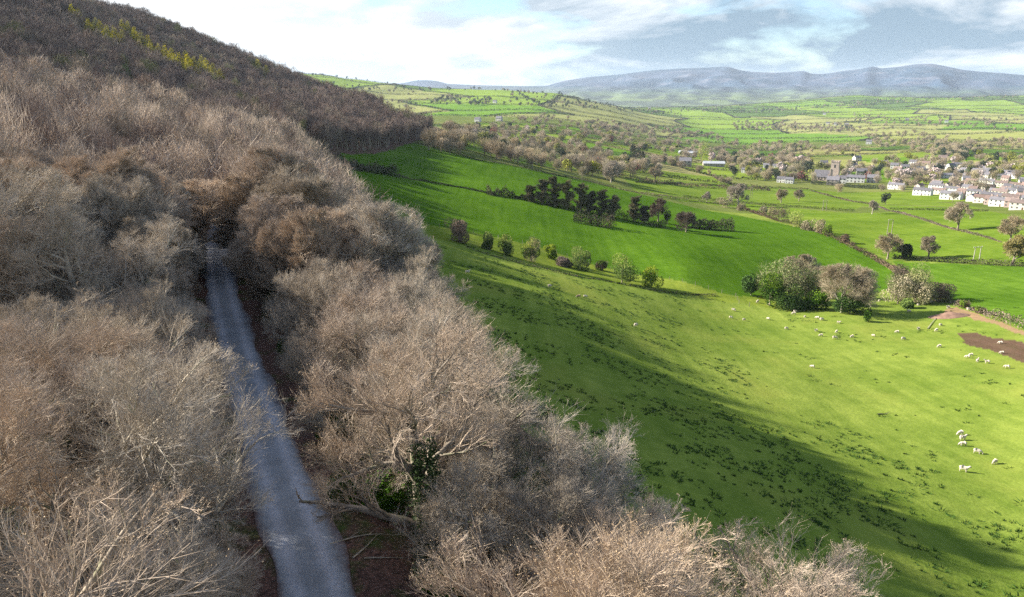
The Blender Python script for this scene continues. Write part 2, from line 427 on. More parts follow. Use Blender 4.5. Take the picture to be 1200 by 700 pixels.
def mountain_material():
    m, nt, b = new_mat('moorland_haze_tinted')
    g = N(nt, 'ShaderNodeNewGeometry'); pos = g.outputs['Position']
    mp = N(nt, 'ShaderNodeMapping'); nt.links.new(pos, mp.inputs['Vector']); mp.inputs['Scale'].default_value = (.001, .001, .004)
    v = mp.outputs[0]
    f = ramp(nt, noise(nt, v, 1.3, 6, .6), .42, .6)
    c = mixc(nt, f, (.03, .06, .10), (.06, .08, .125))  # distance haze put into the moor colours as extra blue
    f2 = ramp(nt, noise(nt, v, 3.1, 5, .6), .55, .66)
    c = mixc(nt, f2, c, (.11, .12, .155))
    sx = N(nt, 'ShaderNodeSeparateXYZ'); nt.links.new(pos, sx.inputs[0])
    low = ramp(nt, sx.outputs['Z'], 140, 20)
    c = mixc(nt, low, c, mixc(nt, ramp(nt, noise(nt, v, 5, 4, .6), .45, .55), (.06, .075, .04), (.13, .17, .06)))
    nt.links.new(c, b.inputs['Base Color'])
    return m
# ------------------------------------------------------------------ tree builders
def unit(v): return v / (np.linalg.norm(v, axis=-1, keepdims=True) + 1e-9)

def branch(base, d, L, K, rng, wob=.12, up=.0):
    """n branches as polylines [n,K,3]"""
    n = len(base); pts = np.zeros((n, K, 3)); pts[:, 0] = base; dd = unit(d)
    for k in range(1, K):
        pts[:, k] = pts[:, k - 1] + dd * (L / (K - 1))[:, None]
        dd = unit(dd + rng.normal(scale=wob, size=(n, 3)) + np.array([0, 0, up]))
    return pts

def spawn(pts, rad, m, rng, f0=.25, f1=1.0, ang=(.45, .9), ratio=.55, up=.15, ell=None, K=4, wob=.12, taper=.25, rr=.55, upb=.0, minlen=.05, rmax=1.15):
    n, Kp, _ = pts.shape
    f = (np.arange(m)[None, :] + rng.uniform(0, 1, (n, m))) / m * (f1 - f0) + f0
    x = f * (Kp - 1); i = np.clip(x.astype(int), 0, Kp - 2); a = (x - i)[..., None]
    r = np.arange(n)[:, None]
    base = pts[r, i] * (1 - a) + pts[r, i + 1] * a
    pd = unit(pts[r, i + 1] - pts[r, i])
    pr = rad[r, i] * (1 - a[..., 0]) + rad[r, i + 1] * a[..., 0]
    rnd = rng.normal(size=(n, m, 3)); rnd[..., 2] += up
    perp = unit(rnd - pd * (rnd * pd).sum(-1, keepdims=True))
    an = rng.uniform(ang[0], ang[1], (n, m, 1))
    d = unit(pd * np.cos(an) + perp * np.sin(an) + np.array([0, 0, upb]))
    PL = np.linalg.norm(pts[:, -1] - pts[:, 0], axis=-1)
    L = PL[:, None] * ratio * rng.uniform(.65, 1.3, (n, m)) * (1.15 - .45 * f)
    base = base.reshape(-1, 3); d = d.reshape(-1, 3); L = L.reshape(-1)
    if ell is not None:                       # keep tips within the crown's ellipsoid
        c, R = ell
        p = (base - c) / R; q = d / R
        A = (q * q).sum(-1); B = (p * q).sum(-1); C = (p * p).sum(-1) - 1
        disc = np.maximum(B * B - A * C, 0); t = (-B + np.sqrt(disc)) / A
        t = np.where(C > 0, L * .3, t)
        ph = np.arctan2(d[:, 1], d[:, 0]); sd = c[2] * 3.7 + R[0]
        lump = 1 + .22 * np.sin(ph * 3 + sd * 2 + d[:, 2] * 4) + .15 * np.sin(ph * 5 - sd + d[:, 2] * 7)
        L = np.minimum(L, np.maximum(t * lump, minlen) * rng.uniform(min(.55, rmax - .3), rmax, len(L)))
    P = branch(base, d, L, K, rng, wob, up * .06)
    R0 = np.minimum(pr.reshape(-1) * rr * rng.uniform(.75, 1.1, len(L)), .05 * L + .004)
    rd = R0[:, None] * np.linspace(1, taper, K)[None, :]
    return P, rd

def bare_tree(seed, H, R, trunk_h, limbs=9, n=(9, 8, 7, 5), twig_r=.010, tip_len=1.0, lean=0.06, low=.25, upt=.5, sides=(8, 5, 3), droop=0.0, thick=1.0, flat=0.0):
    """returns (trunk G, crown G): trunk + limbs, and the fine branching with buds"""
    rng = np.random.default_rng(seed)
    tr, cr = G(), G()
    K = 7
    top = np.array([rng.normal(0, lean) * H, rng.normal(0, lean) * H, H * .72])
    tt = np.linspace(0, 1, K)
    tp = np.stack([top * t + np.array([math.sin(t * 5 + seed) * .12, math.cos(t * 4 + seed) * .12, 0]) * H * .05 * t for t in tt])[None]
    r0 = H * .021 * thick
    trr = (r0 * np.array([1.5, 1.05, .95, .85, .68, .48, .28]))[None]
    tr.tubes(tp, trr, sides[0])
    ell = (np.array([top[0] * .6, top[1] * .6, H * (.5 + low * .25)]), np.array([R, R, H * (.5 - low * .25)]))
    l1, q1 = spawn(tp, trr, limbs, rng, f0=trunk_h / (H * .72), f1=1, ang=(.5, 1.15 + .35 * flat), ratio=max(.85, 1.3 * R / H), up=.35 - .3 * flat, ell=ell, K=7, wob=.16, rr=.72, upb=.1 - .1 * flat, rmax=.84)
    tr.tubes(l1, q1, sides[1])
    par = np.concatenate([l1, ]); pq = q1
    l2, q2 = spawn(par, pq, n[0], rng, f0=.2, ang=(.4, 1.0), ratio=.6, up=upt, ell=ell, K=5, wob=.2, rr=.62, upb=.12, rmax=.93)
    tr.tubes(l2, q2, 4 if sides[2] > 2 else 3)
    l3, q3 = spawn(l2, q2, n[1], rng, f0=.2, ang=(.35, .95), ratio=.62, up=upt, ell=ell, K=4, wob=.2, rr=.6, upb=.12 - droop, rmax=1.02)
    q3 = np.maximum(q3, twig_r * 1.1)
    cr.tubes(l3, q3, 3)
    last, lq = l3, q3
    if len(n) > 2:
        l4, q4 = spawn(l3, q3, n[2], rng, f0=.15, ang=(.3, .95), ratio=.66, up=upt, ell=ell, K=3, wob=.16, rr=.6, upb=.14 - droop, minlen=.12)
        q4 = np.maximum(q4, twig_r * .8)
        cr.tubes(l4, q4, 3); last, lq = l4, q4
    l5, q5 = spawn(last, lq, n[-1], rng, f0=.2, f1=1.05, ang=(.25, .9), ratio=.72, up=upt, ell=None, K=2, wob=.1, rr=.8, upb=.12 - droop)
    if tip_len != 1.0: l5[:, 1] = l5[:, 0] + (l5[:, 1] - l5[:, 0]) * tip_len
    cr.cones(l5[:, 0], l5[:, 1], np.full(len(l5), twig_r * .8), 3)
    return tr, cr, l5[:, 1], rng

def bark_ivy(g, rng, tp_h, r, n, size=.16, mat=0, spread=.4):
    z = rng.uniform(.1, tp_h, n) ** 1.0; a = rng.uniform(0, 6.283, n); q = r * (1.1 - .4 * z / tp_h) + np.abs(rng.normal(0, spread, n)) * .6
    c = np.stack([np.cos(a) * q, np.sin(a) * q, z], 1)
    g.leaves(c, rng.uniform(size * .6, size * 1.3, n), rng, mat)

def lobed_points(n, R, H, z0, rng, lobes=9, fill=.75, zlo=.25):
    """points in an uneven crown: several overlapping lumps, denser to their skins"""
    k = rng.integers(0, lobes, n)
    a = rng.uniform(0, 6.283, lobes); rr = R * np.sqrt(rng.uniform(0, 1, lobes)) * .62; zz = rng.uniform(zlo, .8, lobes)
    zz[0] = .62; rr[0] = 0
    c = np.stack([np.cos(a) * rr, np.sin(a) * rr, z0 + (H - z0) * zz], 1)
    sz = rng.uniform(.34, .55, lobes); sz[0] = .6
    sz = np.minimum(sz, .98 - rr / R * .75)
    d = unit(rng.normal(size=(n, 3))); rad = rng.uniform(fill ** 3, 1, n) ** (1 / 3.)
    p = c[k] + d * (rad * sz[k])[:, None] * np.array([R, R, (H - z0) * .62])
    p[:, 2] = np.clip(p[:, 2], z0 * .6, H * 1.03)
    return p, d, c[k]

def leafy_crown(g, n, R, H, z0, size, rng, mat=0, tip_mat=None, lobes=9, fill=.55, tip_frac=.3, zlo=.25):
    p, d, c = lobed_points(n, R, H, z0, rng, lobes, fill, zlo)
    s = rng.uniform(.65, 1.35, n) * size
    if tip_mat is None: g.leaves(p, s, rng, mat)
    else:
        t = (p[:, 2] > z0 + (H - z0) * .62) & (rng.uniform(0, 1, n) < tip_frac * 2) | (rng.uniform(0, 1, n) < tip_frac * .15)
        g.leaves(p[~t], s[~t], rng, mat); g.leaves(p[t], s[t] * .9, rng, tip_mat)

def sliver_crown(g, n, R, H, z0, L, w, rng, mat=0, lobes=10, core=.25):
    """far-off bare crown: short tapering twigs fanning out from the crown's heart"""
    p, d, c = lobed_points(n, R, H, z0, rng, lobes, .45)
    heart = np.array([0, 0, z0 + (H - z0) * core])
    out = unit(unit(p - heart) + rng.normal(scale=.45, size=p.shape) + np.array([0, 0, .25]))
    l = rng.uniform(.6, 1.3, n)[:, None] * L
    g.cones(p - out * l * .6, p + out * l * .4, np.full(n, w), 3, mat)

def stem(g, H, r, rng, mat=0, sides=6, limbs=5, R=2.0, z0=None):
    """tapered trunk with a few limbs"""
    tp = np.stack([np.array([rng.normal(0, .02) * H * t, rng.normal(0, .02) * H * t, H * t]) for t in np.linspace(0, .8, 5)])[None]
    g.tubes(tp, (r * np.array([1.4, 1., .8, .6, .3]))[None], sides, mat)
    if limbs:
        p, q = spawn(tp, (r * np.array([1.4, 1., .8, .6, .3]))[None], limbs, rng, f0=(z0 or H * .25) / (H * .8), ang=(.6, 1.1), ratio=.7, up=.3, K=4, wob=.15, rr=.6,
                     ell=(np.array([0, 0, H * .55]), np.array([R, R, H * .45])))
        g.tubes(p, q, 4, mat)
        p2, q2 = spawn(p, q, 4, rng, ang=(.4, 1), ratio=.6, up=.3, K=3, rr=.6, ell=(np.array([0, 0, H * .55]), np.array([R, R, H * .48])))
        g.tubes(p2, np.maximum(q2, r * .06), 3, mat)

PROTO = {}
def near_proto(key, seed, H, R, tw, buds=True, grey=False, ivy=0, **kw):
    tr, cr, tips, rng = bare_tree(seed, H, R, **kw)
    if buds:
        b = rng.uniform(0, 1, len(tips)) < .8
        cr.leaves(tips[b], rng.uniform(.03, .06, b.sum()), rng, 1)
    d = {'H': H, 'trunk': tr.mesh('trunk', [M['bark_pale'] if grey else M['bark']], True),
         'crown': cr.mesh('crown', [M['twig_grey'] if grey else M['twig'], M['bud']])}
    if ivy:
        g = G(); bark_ivy(g, rng, H * .55, H * .025, ivy); d['ivy'] = g.mesh('ivy', [M['ivy']])
    PROTO[key] = d
    return d
for i in range(5):
    near_proto(('near', i), 20 + i, 15.0, 5.6 + .35 * (i % 3), 0, trunk_h=2.7, limbs=11, n=(9, 7, 6, 5), twig_r=.0075, upt=.25 + .15 * (i % 3), thick=1.15, flat=.3 * (i % 3), grey=(i % 2 == 0), ivy=4500 if i in (1, 3) else 0)
for i in range(4):
    near_proto(('mid', i), 40 + i, 15.0, 5.0 + .4 * (i % 3), 0, trunk_h=2.8, limbs=10, n=(9, 8, 8), twig_r=.016, upt=.6, grey=(i % 2 == 1), buds=True, ivy=1400 if i in (0, 2) else 0, sides=(6, 4, 3), tip_len=1.3)
def far_proto(i, n):
    rng = np.random.default_rng(70 + i); t = G(); c = G()
    stem(t, 14, .28, rng, R=4.2, sides=5, limbs=5, z0=3.5)
    sliver_crown(c, n, 4.3, 15, 3.2, 1.9, .032, rng, lobes=9)
    PROTO[('far', i)] = {'H': 15.0, 'trunk': t.mesh('trunk', [M['bark']]), 'crown': c.mesh('crown', [M['twig']])}
for i in range(3): far_proto(i, 2000)

def place_tree(proto, name, label, cat, loc, H, rz, group, wide=1.0):
    """root empty + trunk, crown (and ivy) sharing the prototype's meshes"""
    d = PROTO[proto]; k = H / d['H']
    r = empty(name, loc, rz); r.scale = (k * wide, k * wide, k)
    tag(r, label, cat, group)
    for part in ('trunk', 'crown', 'ivy'):
        if part in d: link(part, d[part], r)
    return r
# ------------------------------------------------------------------ field layout (photo pixels -> ground polygons)
def field(pts): return hit([p[0] for p in pts], [p[1] for p in pts])[:, :2]
PASTURE = (.160, .216, .038); WHEAT = (.068, .140, .010); STRIP = (.165, .215, .03)
BRIGHT = (.115, .18, .020); PALE = (.16, .185, .055); OLIVE = (.12, .135, .045); EARTH = (.105, .068, .048)
NEAR_FIELDS = [
    # upper sown field, middle sown field
    ('wheat', WHEAT, [(400, 150), (425, 157), (485, 167), (560, 187), (620, 198), (690, 213), (725, 222), (800, 240), (860, 252), (960, 272), (1010, 294),
                      (1060, 326), (1040, 340), (960, 348), (860, 347), (770, 325), (640, 292), (540, 270), (450, 254), (420, 245), (380, 215), (360, 190)]),
    ('pasture', STRIP, [(420, 246), (450, 254), (540, 270), (640, 292), (770, 325), (860, 347), (960, 349), (960, 366), (870, 356), (765, 338), (600, 303), (538, 284), (470, 275)]),
    ('wheat', (.085, .16, .016), [(1045, 306), (1200, 312), (1300, 318), (1300, 420), (1200, 386), (1120, 352), (1075, 326)]),
    ('grass', BRIGHT, [(725, 221), (800, 233), (870, 238), (930, 244), (1000, 250), (1045, 249), (1118, 270), (1175, 285), (1230, 300), (1230, 312), (1110, 305), (1045, 302),
                       (1020, 296), (985, 282), (960, 272), (910, 258), (868, 243), (800, 236)]),
    ('grass', (.12, .185, .022), [(950, 224), (1023, 240), (1157, 247), (1200, 256), (1240, 290), (1175, 284), (1118, 269), (1040, 247)]),
    ('grass', (.13, .19, .026), [(730, 208), (800, 212), (870, 216), (950, 222), (1020, 239), (1000, 247), (930, 243), (870, 237), (800, 231), (745, 224)]),
    ('grass', (.13, .19, .026), [(950, 222), (1000, 226), (1060, 232), (1130, 240), (1157, 246), (1023, 239)]),
    ('earth', EARTH, [(1122, 391), (1140, 389), (1165, 396), (1200, 402), (1250, 412), (1250, 432), (1200, 425), (1160, 411), (1130, 402)]),
    ('earth', (.30, .20, .12), [(1108, 361), (1118, 360), (1150, 370), (1200, 388), (1250, 404), (1250, 412), (1200, 394), (1150, 376), (1110, 366)]),
]
NEAR_POLYS = [(k, c, field(p)) for k, c, p in NEAR_FIELDS]

# patchwork of valley fields: jittered grid whose cells are cut by hedges
def field_grid(x0, x1, y0, y1, dx, dy, rot, seed, keep):
    rng = np.random.default_rng(seed)
    nx = int((x1 - x0) / dx) + 1; ny = int((y1 - y0) / dy) + 1
    gx, gy = np.meshgrid(np.arange(nx) * dx, np.arange(ny) * dy, indexing='ij')
    gx = gx + rng.uniform(-.33, .33, gx.shape) * dx + (gy / dy % 2) * dx * .35; gy = gy + rng.uniform(-.3, .3, gy.shape) * dy
    c, s = math.cos(rot), math.sin(rot); cx, cy = (x1 - x0) / 2, (y1 - y0) / 2
    X = (gx - cx) * c - (gy - cy) * s + (x0 + x1) / 2; Y = (gx - cx) * s + (gy - cy) * c + (y0 + y1) / 2
    cells = []; edges = []
    cols = [(.15, .215, .025), (.11, .205, .015), (.19, .225, .05), (.25, .25, .085), (.07, .13, .02), (.15, .17, .05), (.10, .19, .01), (.25, .235, .10), (.17, .235, .03)]
    for i in range(nx - 1):
        for j in range(ny - 1):
            cells.append((np.array([(X[a, b], Y[a, b]) for a, b in ((i, j), (i + 1, j), (i + 1, j + 1), (i, j + 1))]), cols[rng.integers(len(cols))]))
    for i in range(nx):
        for j in range(ny):
            for a, b in ((i + 1, j), (i, j + 1)):
                if a < nx and b < ny and rng.uniform() < keep:
                    edges.append(np.array([(X[i, j], Y[i, j]), (X[a, b], Y[a, b])]))
    return cells, edges
_c2 = [(.20, .29, .045), (.15, .25, .035), (.27, .29, .09), (.27, .28, .105), (.09, .15, .035), (.19, .235, .06), (.13, .24, .03)]
CELLS1, EDGES1 = field_grid(-420, 1300, 560, 1700, 190, 105, .12, 3, .85)
CELLS2, EDGES2 = field_grid(-1700, 5200, 1650, 7000, 390, 300, -.08, 4, .9)

# ------------------------------------------------------------------ the ground sheet
def build_ground():
    front = np.linspace(-.74, .74, 860)
    back = np.linspace(.74, 2 * math.pi - .74, 110)[1:-1]
    th = np.concatenate([front, back])
    D = np.concatenate([[1.5, 4, 7], np.geomspace(10, 900, 560), np.geomspace(905, 15500, 130)])
    T, R = np.meshgrid(th, D, indexing='ij')
    X = R * np.sin(T); Y = R * np.cos(T)
    Z = ground(X, Y)
    n, m = X.shape
    V = np.stack([X, Y, Z], -1).reshape(-1, 3)
    V = np.concatenate([V, [[0, 0, float(ground(0., 0.))]]])
    idx = np.arange(n * m).reshape(n, m); i1 = np.roll(idx, -1, 0)
    q = np.stack([idx[:, :-1], idx[:, 1:], i1[:, 1:], i1[:, :-1]], -1).reshape(-1, 4)
    t = np.stack([np.full(n, n * m), idx[:, 0], i1[:, 0]], -1)
    g = G().add(V, quads=q[:, ::-1], tris=t[:, ::-1])
    me = g.mesh('ground', [ground_material()], True)
    x, y = V[:, 0], V[:, 1]; s = contour_s(x, y); Dd = np.hypot(x, y)
    col = np.tile(np.array(PASTURE), (len(x), 1)); kind = np.zeros((len(x), 3)); kind[:, 0] = .9
    far = Dd > 430
    col[far] = (.12, .15, .04); kind[far] = (.2, 0, 0)
    for i_, (poly, c) in enumerate([(p_, _c2[(k_ * 7 + k_ // 5) % 7]) for k_, (p_, _) in enumerate(CELLS2)] + CELLS1):
        k = in_poly(x, y, poly) & (Dd > 430); col[k] = c; kind[k] = (.35, .15, 0)
    jx = x + (waves(x, y, 9, 41) * 1.3 + waves(x, y, 4.5, 42) * .35) * np.clip(Dd / 250, .5, 1.2); jy = y + (waves(x, y, 9, 43) * 1.5 + waves(x, y, 4.5, 44) * .35) * np.clip(Dd / 250, .5, 1.2)
    for k_, c, poly in NEAR_POLYS:
        k = in_poly(jx, jy, poly) if k_ in ('earth', 'pasture') else in_poly(x, y, poly); col[k] = c
        kind[k] = {'wheat': (0, 1, 0), 'pasture': (1, 0, 0), 'grass': (.3, .2, 0), 'earth': (0, 0, .15)}[k_]
    wood = (s < wood_edge(y) + waves(x, y, 18, 31) * 1.5) & (y < 640)
    kind[wood] = (0, 0, 1); col[wood] = (.08, .055, .04)
    hillwood = (s < 70) & (y >= 560) & (Dd < 1200); kind[hillwood] = (0, 0, 1)
    ca = me.attributes.new('cover', 'FLOAT_COLOR', 'POINT'); ca.data.foreach_set('color', np.c_[col, np.ones(len(x))].astype('f4').ravel())
    ka = me.attributes.new('kind', 'FLOAT_COLOR', 'POINT'); ka.data.foreach_set('color', np.c_[kind, np.ones(len(x))].astype('f4').ravel())
    o = link('ground', me); tag(o, kind='structure')
build_ground()

def build_track():
    ts = np.arange(-40, 330, .8)
    Y = ts; X = np.interp(Y, XC_G, XC_V) - .4 * ss(30, 60, Y)
    c = np.stack([X, Y], 1); d = unit(np.gradient(c, axis=0)); nrm = np.stack([d[:, 1], -d[:, 0]], 1)
    us = np.linspace(-1, 1, 9); rng = np.random.default_rng(3)
    V = []; UV = []
    for k, u in enumerate(us):
        w = 1.88 + (.22 * np.sin(ts * .35 + k) + .12 * np.sin(ts * 1.1 + 2 * k)) * (abs(u) > .9)
        p = c + nrm * (u * w)[:, None] if np.ndim(w) else c + nrm * u * w
        z = CZ - 23.6 + .05 + .05 * (1 - u * u) - .022 * np.exp(-((abs(u) - .45) / .13) ** 2)
        V.append(np.c_[p, np.full(len(ts), z)]); UV.append(np.full(len(ts), u))
    V = np.stack(V, 1); n, m, _ = V.shape; UV = np.stack(UV, 1).reshape(-1)
    i = np.arange(n * m).reshape(n, m)
    q = np.stack([i[:-1, :-1], i[:-1, 1:], i[1:, 1:], i[1:, :-1]], -1).reshape(-1, 4)
    me = G().add(V, quads=q).mesh('track', [gravel_material()], True)
    uvl = me.uv_layers.new(name='UVMap')
    li = np.zeros(len(me.loops), 'i4'); me.loops.foreach_get('vertex_index', li)
    uvl.data.foreach_set('uv', np.c_[UV[li], np.zeros(len(li))].astype('f4').ravel())
    o = link('track', me); tag(o, kind='structure')
build_track()

# ------------------------------------------------------------------ mountains along the horizon
def build_mountains():
    def crest(px, py, D):
        if px > 640: py = 105 - (105 - py) * 1.12
        r = rays(px, py); return math.atan2(r[0], r[1]), r[2] * D
    A = [(-300, 100), (0, 100), (300, 101), (400, 100), (470, 98), (487, 94.5), (500, 94), (512, 95), (525, 98.5), (560, 100), (600, 101), (640, 101), (660, 96), (690, 92), (725, 89.5), (745, 87),
         (770, 84.5), (800, 83), (830, 82), (853, 81), (868, 85), (880, 86.5), (905, 87.5), (925, 87), (942, 85.5), (950, 88.5), (965, 89), (985, 86), (1010, 83.5), (1022, 80.5), (1032, 83), (1050, 81.5),
         (1075, 78.5), (1092, 78), (1110, 81), (1125, 84), (1150, 86.5), (1175, 88), (1200, 90), (1260, 92), (1400, 99), (1700, 104)]
    Dc = 10500
    pts = np.array([crest(a, b, Dc) for a, b in A])
    th = np.linspace(-.95, .95, 620); D = np.linspace(7300, 13000, 74)
    T, R = np.meshgrid(th, D, indexing='ij'); X = R * np.sin(T); Y = R * np.cos(T)
    tg = np.linspace(-1.1, 1.1, 2400); cg = np.convolve(np.pad(np.interp(tg, pts[:, 0], pts[:, 1]), 6, mode='edge'), np.hanning(13) / np.hanning(13).sum(), 'valid')
    warp = (waves(X, Y, 2600, 57) * .030 + waves(X, Y, 1100, 58) * .012) * np.clip((Dc - R) / (Dc - 7300), 0, 1)
    cz = np.interp(T + warp, tg, cg)
    f = np.clip((R - 7300) / (Dc - 7300), 0, 1)
    b = 1 - ss(Dc, 13000, R)
    base = -215
    n1 = waves(X, Y, 1900, 51); n2 = waves(X, Y, 800, 52); n3 = waves(X, Y, 330, 53)
    spur = 1 - np.abs(n1 * .6 + n2 * .5)                   # spurs and combes on the near flank
    shape = f ** .9 * (.62 + .38 * f) + (spur - .62) * .8 * f * (1 - f) * 2.1 + n3 * .12 * f * (1 - f)
    # foothills in front
    foot = np.exp(-((R - 8300 - 400 * waves(X, Y, 5000, 54)) / 520) ** 2) * (45 + 55 * waves(X, Y, 2400, 55) + 14 * n3)
    Z = base + (cz - base) * np.minimum(shape, 1 - .02 * (1 - f)) * np.where(R > Dc, b, 1) + np.maximum(foot, -10)
    Z = np.minimum(Z, (cz + 2) * np.where(cz > 0, R / Dc, Dc / R)) + CZ
    n, m = X.shape; i = np.arange(n * m).reshape(n, m)
    q = np.stack([i[:-1, :-1], i[1:, :-1], i[1:, 1:], i[:-1, 1:]], -1).reshape(-1, 4)
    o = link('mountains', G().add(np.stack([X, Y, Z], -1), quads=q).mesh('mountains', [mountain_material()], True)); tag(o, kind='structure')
build_mountains()
# ------------------------------------------------------------------ the woods along the track
def st_to_xy(s, Y):
    xc = np.interp(Y, XC_G, XC_V); sl = (np.interp(Y + 4, XC_G, XC_V) - np.interp(Y - 4, XC_G, XC_V)) / 8
    k = np.sqrt(1 + sl * sl)
    return xc + s / k, Y - s * sl / k * 1.0
def in_view(p, top, margin=60):
    x, y, d = project(p); x2, y2, d2 = project(p + np.stack([top * 0, top * 0, top], -1))
    return (d > 6) & (x > -margin) & (x < 1200 + margin) & (y2 < 700 + margin * .6) & (y > -60)

rng = np.random.default_rng(21)
spots = []      # (x, y, z, H, D)
def sow(s0, s1, y0, y1, step, hmin, hmax, jit=.42):
    for yy in np.arange(y0, y1, step):
        for s_ in np.arange(s0, s1, step):
            Yc = yy + rng.uniform(-jit, jit) * step; sc = s_ + rng.uniform(-jit, jit) * step
            x, y = st_to_xy(sc, Yc)
            spots.append((x, y, rng.uniform(hmin, hmax), sc))
sow(6.2, 64, 12, 130, 4.9, 12.5, 16.5)
sow(4.0, 64, 108, 600, 5.6, 12.0, 16.0)
sow(-120, -4.4, 10, 100, 4.7, 10.5, 15.0)
sow(-330, -120, 8, 100, 6.4, 12.0, 16.5)
sow(-330, -3.0, 100, 860, 5.9, 12.0, 16.5)
sow(60, 100, 360, 600, 7, 11, 15)
for k_, Yc in enumerate(np.arange(93.5, 150, 2.4)):                      # the canopy closes over the track here
    x, y = st_to_xy((-2.9, 2.9)[k_ % 2] + rng.uniform(-.2, .4) * (-1, 1)[k_ % 2], Yc); spots.append((x, y, rng.uniform(8.0, 12.5), (-2.9, 2.9)[k_ % 2]))
n_big = len(spots)
sow(4.2, 11, 44, 104, 2.8, 3.6, 6.5)
sow(-17, -3.2, 16, 104, 2.5, 4.0, 7.5)            # hazel and young trees along the bank
S_ = np.array(spots); small = np.arange(len(S_)) >= n_big
we = wood_edge(S_[:, 1])
ok_ = (S_[:, 3] < we - 2.5) & ~((np.abs(S_[:, 3]) < 2.9) & (S_[:, 1] < 93))
S_ = S_[ok_]; small = small[ok_]
z = ground(S_[:, 0], S_[:, 1]); D = np.hypot(S_[:, 0], S_[:, 1])
H = S_[:, 2] * (1 + .12 * waves(S_[:, 0], S_[:, 1], 45, 77)) * rng.uniform(.8, 1.12, len(S_))
# the nearest crowns on the bank stay below the sight line over them
cl = np.where(S_[:, 3] < 0, np.interp(D, [20, 30, 45, 62], [.42, .30, .235, .22]), np.interp(D, [24, 32, 42, 62], [.66, .56, .30, .22]))
lim = CZ - cl * D - z
near = D < 62
H = np.where(near, np.minimum(H, lim), H)
P_ = np.c_[S_[:, :2], z]
keep = in_view(P_, H) & (H > np.where(small, 3.4, 6.2)) & (D > 15)
# a clearing around the big trunk by the track, seen at the bottom of the picture
BIG = hit(503, 684); clear = np.hypot(P_[:, 0] - BIG[0], P_[:, 1] - BIG[1]) < 4.2
clear |= (S_[:, 3] > 0) & (S_[:, 3] < 9.5) & (S_[:, 1] < 41) & (S_[:, 1] > 20)
keep &= ~clear
# crowns keep off the open track, as seen along it
Rr = H / 15.0 * 6.4
for fz in (.35, .55, .75):
    lx, ly, ld_ = project(P_ + np.stack([Rr * (.86 if fz < .7 else .6), H * 0, H * fz], -1))
    keep &= ~((S_[:, 3] < 0) & (S_[:, 1] < 91) & (lx > np.interp(ly, [280, 300, 400, 500, 600, 700, 800], [242, 242, 262, 290, 318, 338, 350])))
    lx, ly, ld_ = project(P_ + np.stack([-Rr * .85, H * 0, H * fz], -1))
    keep &= ~((S_[:, 3] > 0) & (S_[:, 1] < 91) & (lx < np.interp(ly, [280, 300, 400, 480, 600, 700], [266, 270, 305, 335, 385, 425])))
# the belt's outer edge
ex, ey, ed = project(P_ + np.stack([H * .30, H * 0, H * .60], -1))
keep &= ~((S_[:, 3] > 0) & (S_[:, 1] < 330) & (ex > np.interp(ey, [150, 190, 240, 280, 400, 510, 700, 760], [352, 394, 442, 488, 600, 712, 1003, 1085])))
P_, H, D, sv = P_[keep], H[keep], D[keep], S_[keep, 3]
# hidden far-side ground: the slope beyond the crest
def visible(P, H):
    ok = np.ones(len(P), bool)
    top = P + np.c_[np.zeros((len(P), 2)), H]
    for f in np.linspace(.25, .97, 30):
        q = np.array([0, 0, CZ]) + (top - np.array([0, 0, CZ])) * f
        ok &= q[:, 2] > ground(q[:, 0], q[:, 1]) + 1
    return ok
v = visible(P_, H); P_, H, D, sv = P_[v], H[v], D[v], sv[v]
LARCH = [(104, 26, 12), (112, 22, 11), (118, 30, 13), (126, 34, 12), (134, 33, 11), (143, 26, 12), (150, 29, 13), (158, 35, 12), (166, 42, 13), (174, 45, 12), (176, 52, 11),
         (186, 55, 12), (194, 58, 13), (202, 62, 13), (210, 66, 12), (217, 60, 11), (220, 68, 13), (228, 70, 12), (236, 68, 12), (242, 73, 13), (250, 78, 12), (258, 82, 11), (302, 70, 12), (312, 76, 11), (84, 6, 11), (92, 12, 11)]
LP_ = hit([a[0] for a in LARCH], [a[1] + 6 for a in LARCH], up=11.0)
EV_ = hit([146, 123], [90, 88], up=10.0)
md = np.min([np.hypot(P_[:, 0] - q[0] - a * q[0] / 400, P_[:, 1] - q[1] - a * q[1] / 400) for q in np.r_[LP_, EV_] for a in (0, -6, -11)], axis=0)
v = md > 6.0; P_, H, D, sv = P_[v], H[v], D[v], sv[v]
order = np.argsort(D); P_, H, D, sv = P_[order], H[order], D[order], sv[order]
print('wood trees', len(P_), 'belt', (sv > 0).sum())

LB = {'belt': ('bare leafless tree in the sunlit belt between gravel track and sloping pasture', 'bare trees between the track and the pasture'),
      'bank': ('bare leafless tree with spreading twiggy crown on the bank left of the gravel track', 'bare trees on the bank left of the track'),
      'slope': ('brown leafless tree packed into the wood on the rising left hillside', 'leafless trees of the left hillside wood')}
N_ALL = 296
def bare(i, p, h, d, s, lb):
    r = random.Random(i * 7 + 1)
    if d < 68: key = ('near', r.randrange(5))
    elif d < 150: key = ('mid', r.randrange(4))
    else: key = ('far', r.randrange(3))
    return place_tree(key, 'bare_tree', lb[0], 'tree', p, h, r.uniform(0, 6.28), lb[1], wide=r.uniform(1.0, 1.3) * (1.5 if abs(s) < 4.2 and 92 < p[1] < 160 else 1.0))
for px_, py_, h_, l_ in ((548, 700, 8.0, 'low bare tree right of the ivy clad trunk'), (600, 640, 9.5, 'bare tree at the pasture side of the belt, right of the ivy clad trunk')):
    place_tree(('near', 2 if px_ % 4 else 4), 'bare_tree', l_, 'tree', hit(px_, py_) - [0, 0, .1], h_, px_ * .1, None, wide=1.15)
nb = place_tree(('near', 1), 'bare_tree', 'large ivy clad bare tree whose trunk stands beside the track in the foreground', 'tree', BIG - [0, 0, .2], 15.0, .8, None, wide=1.05)
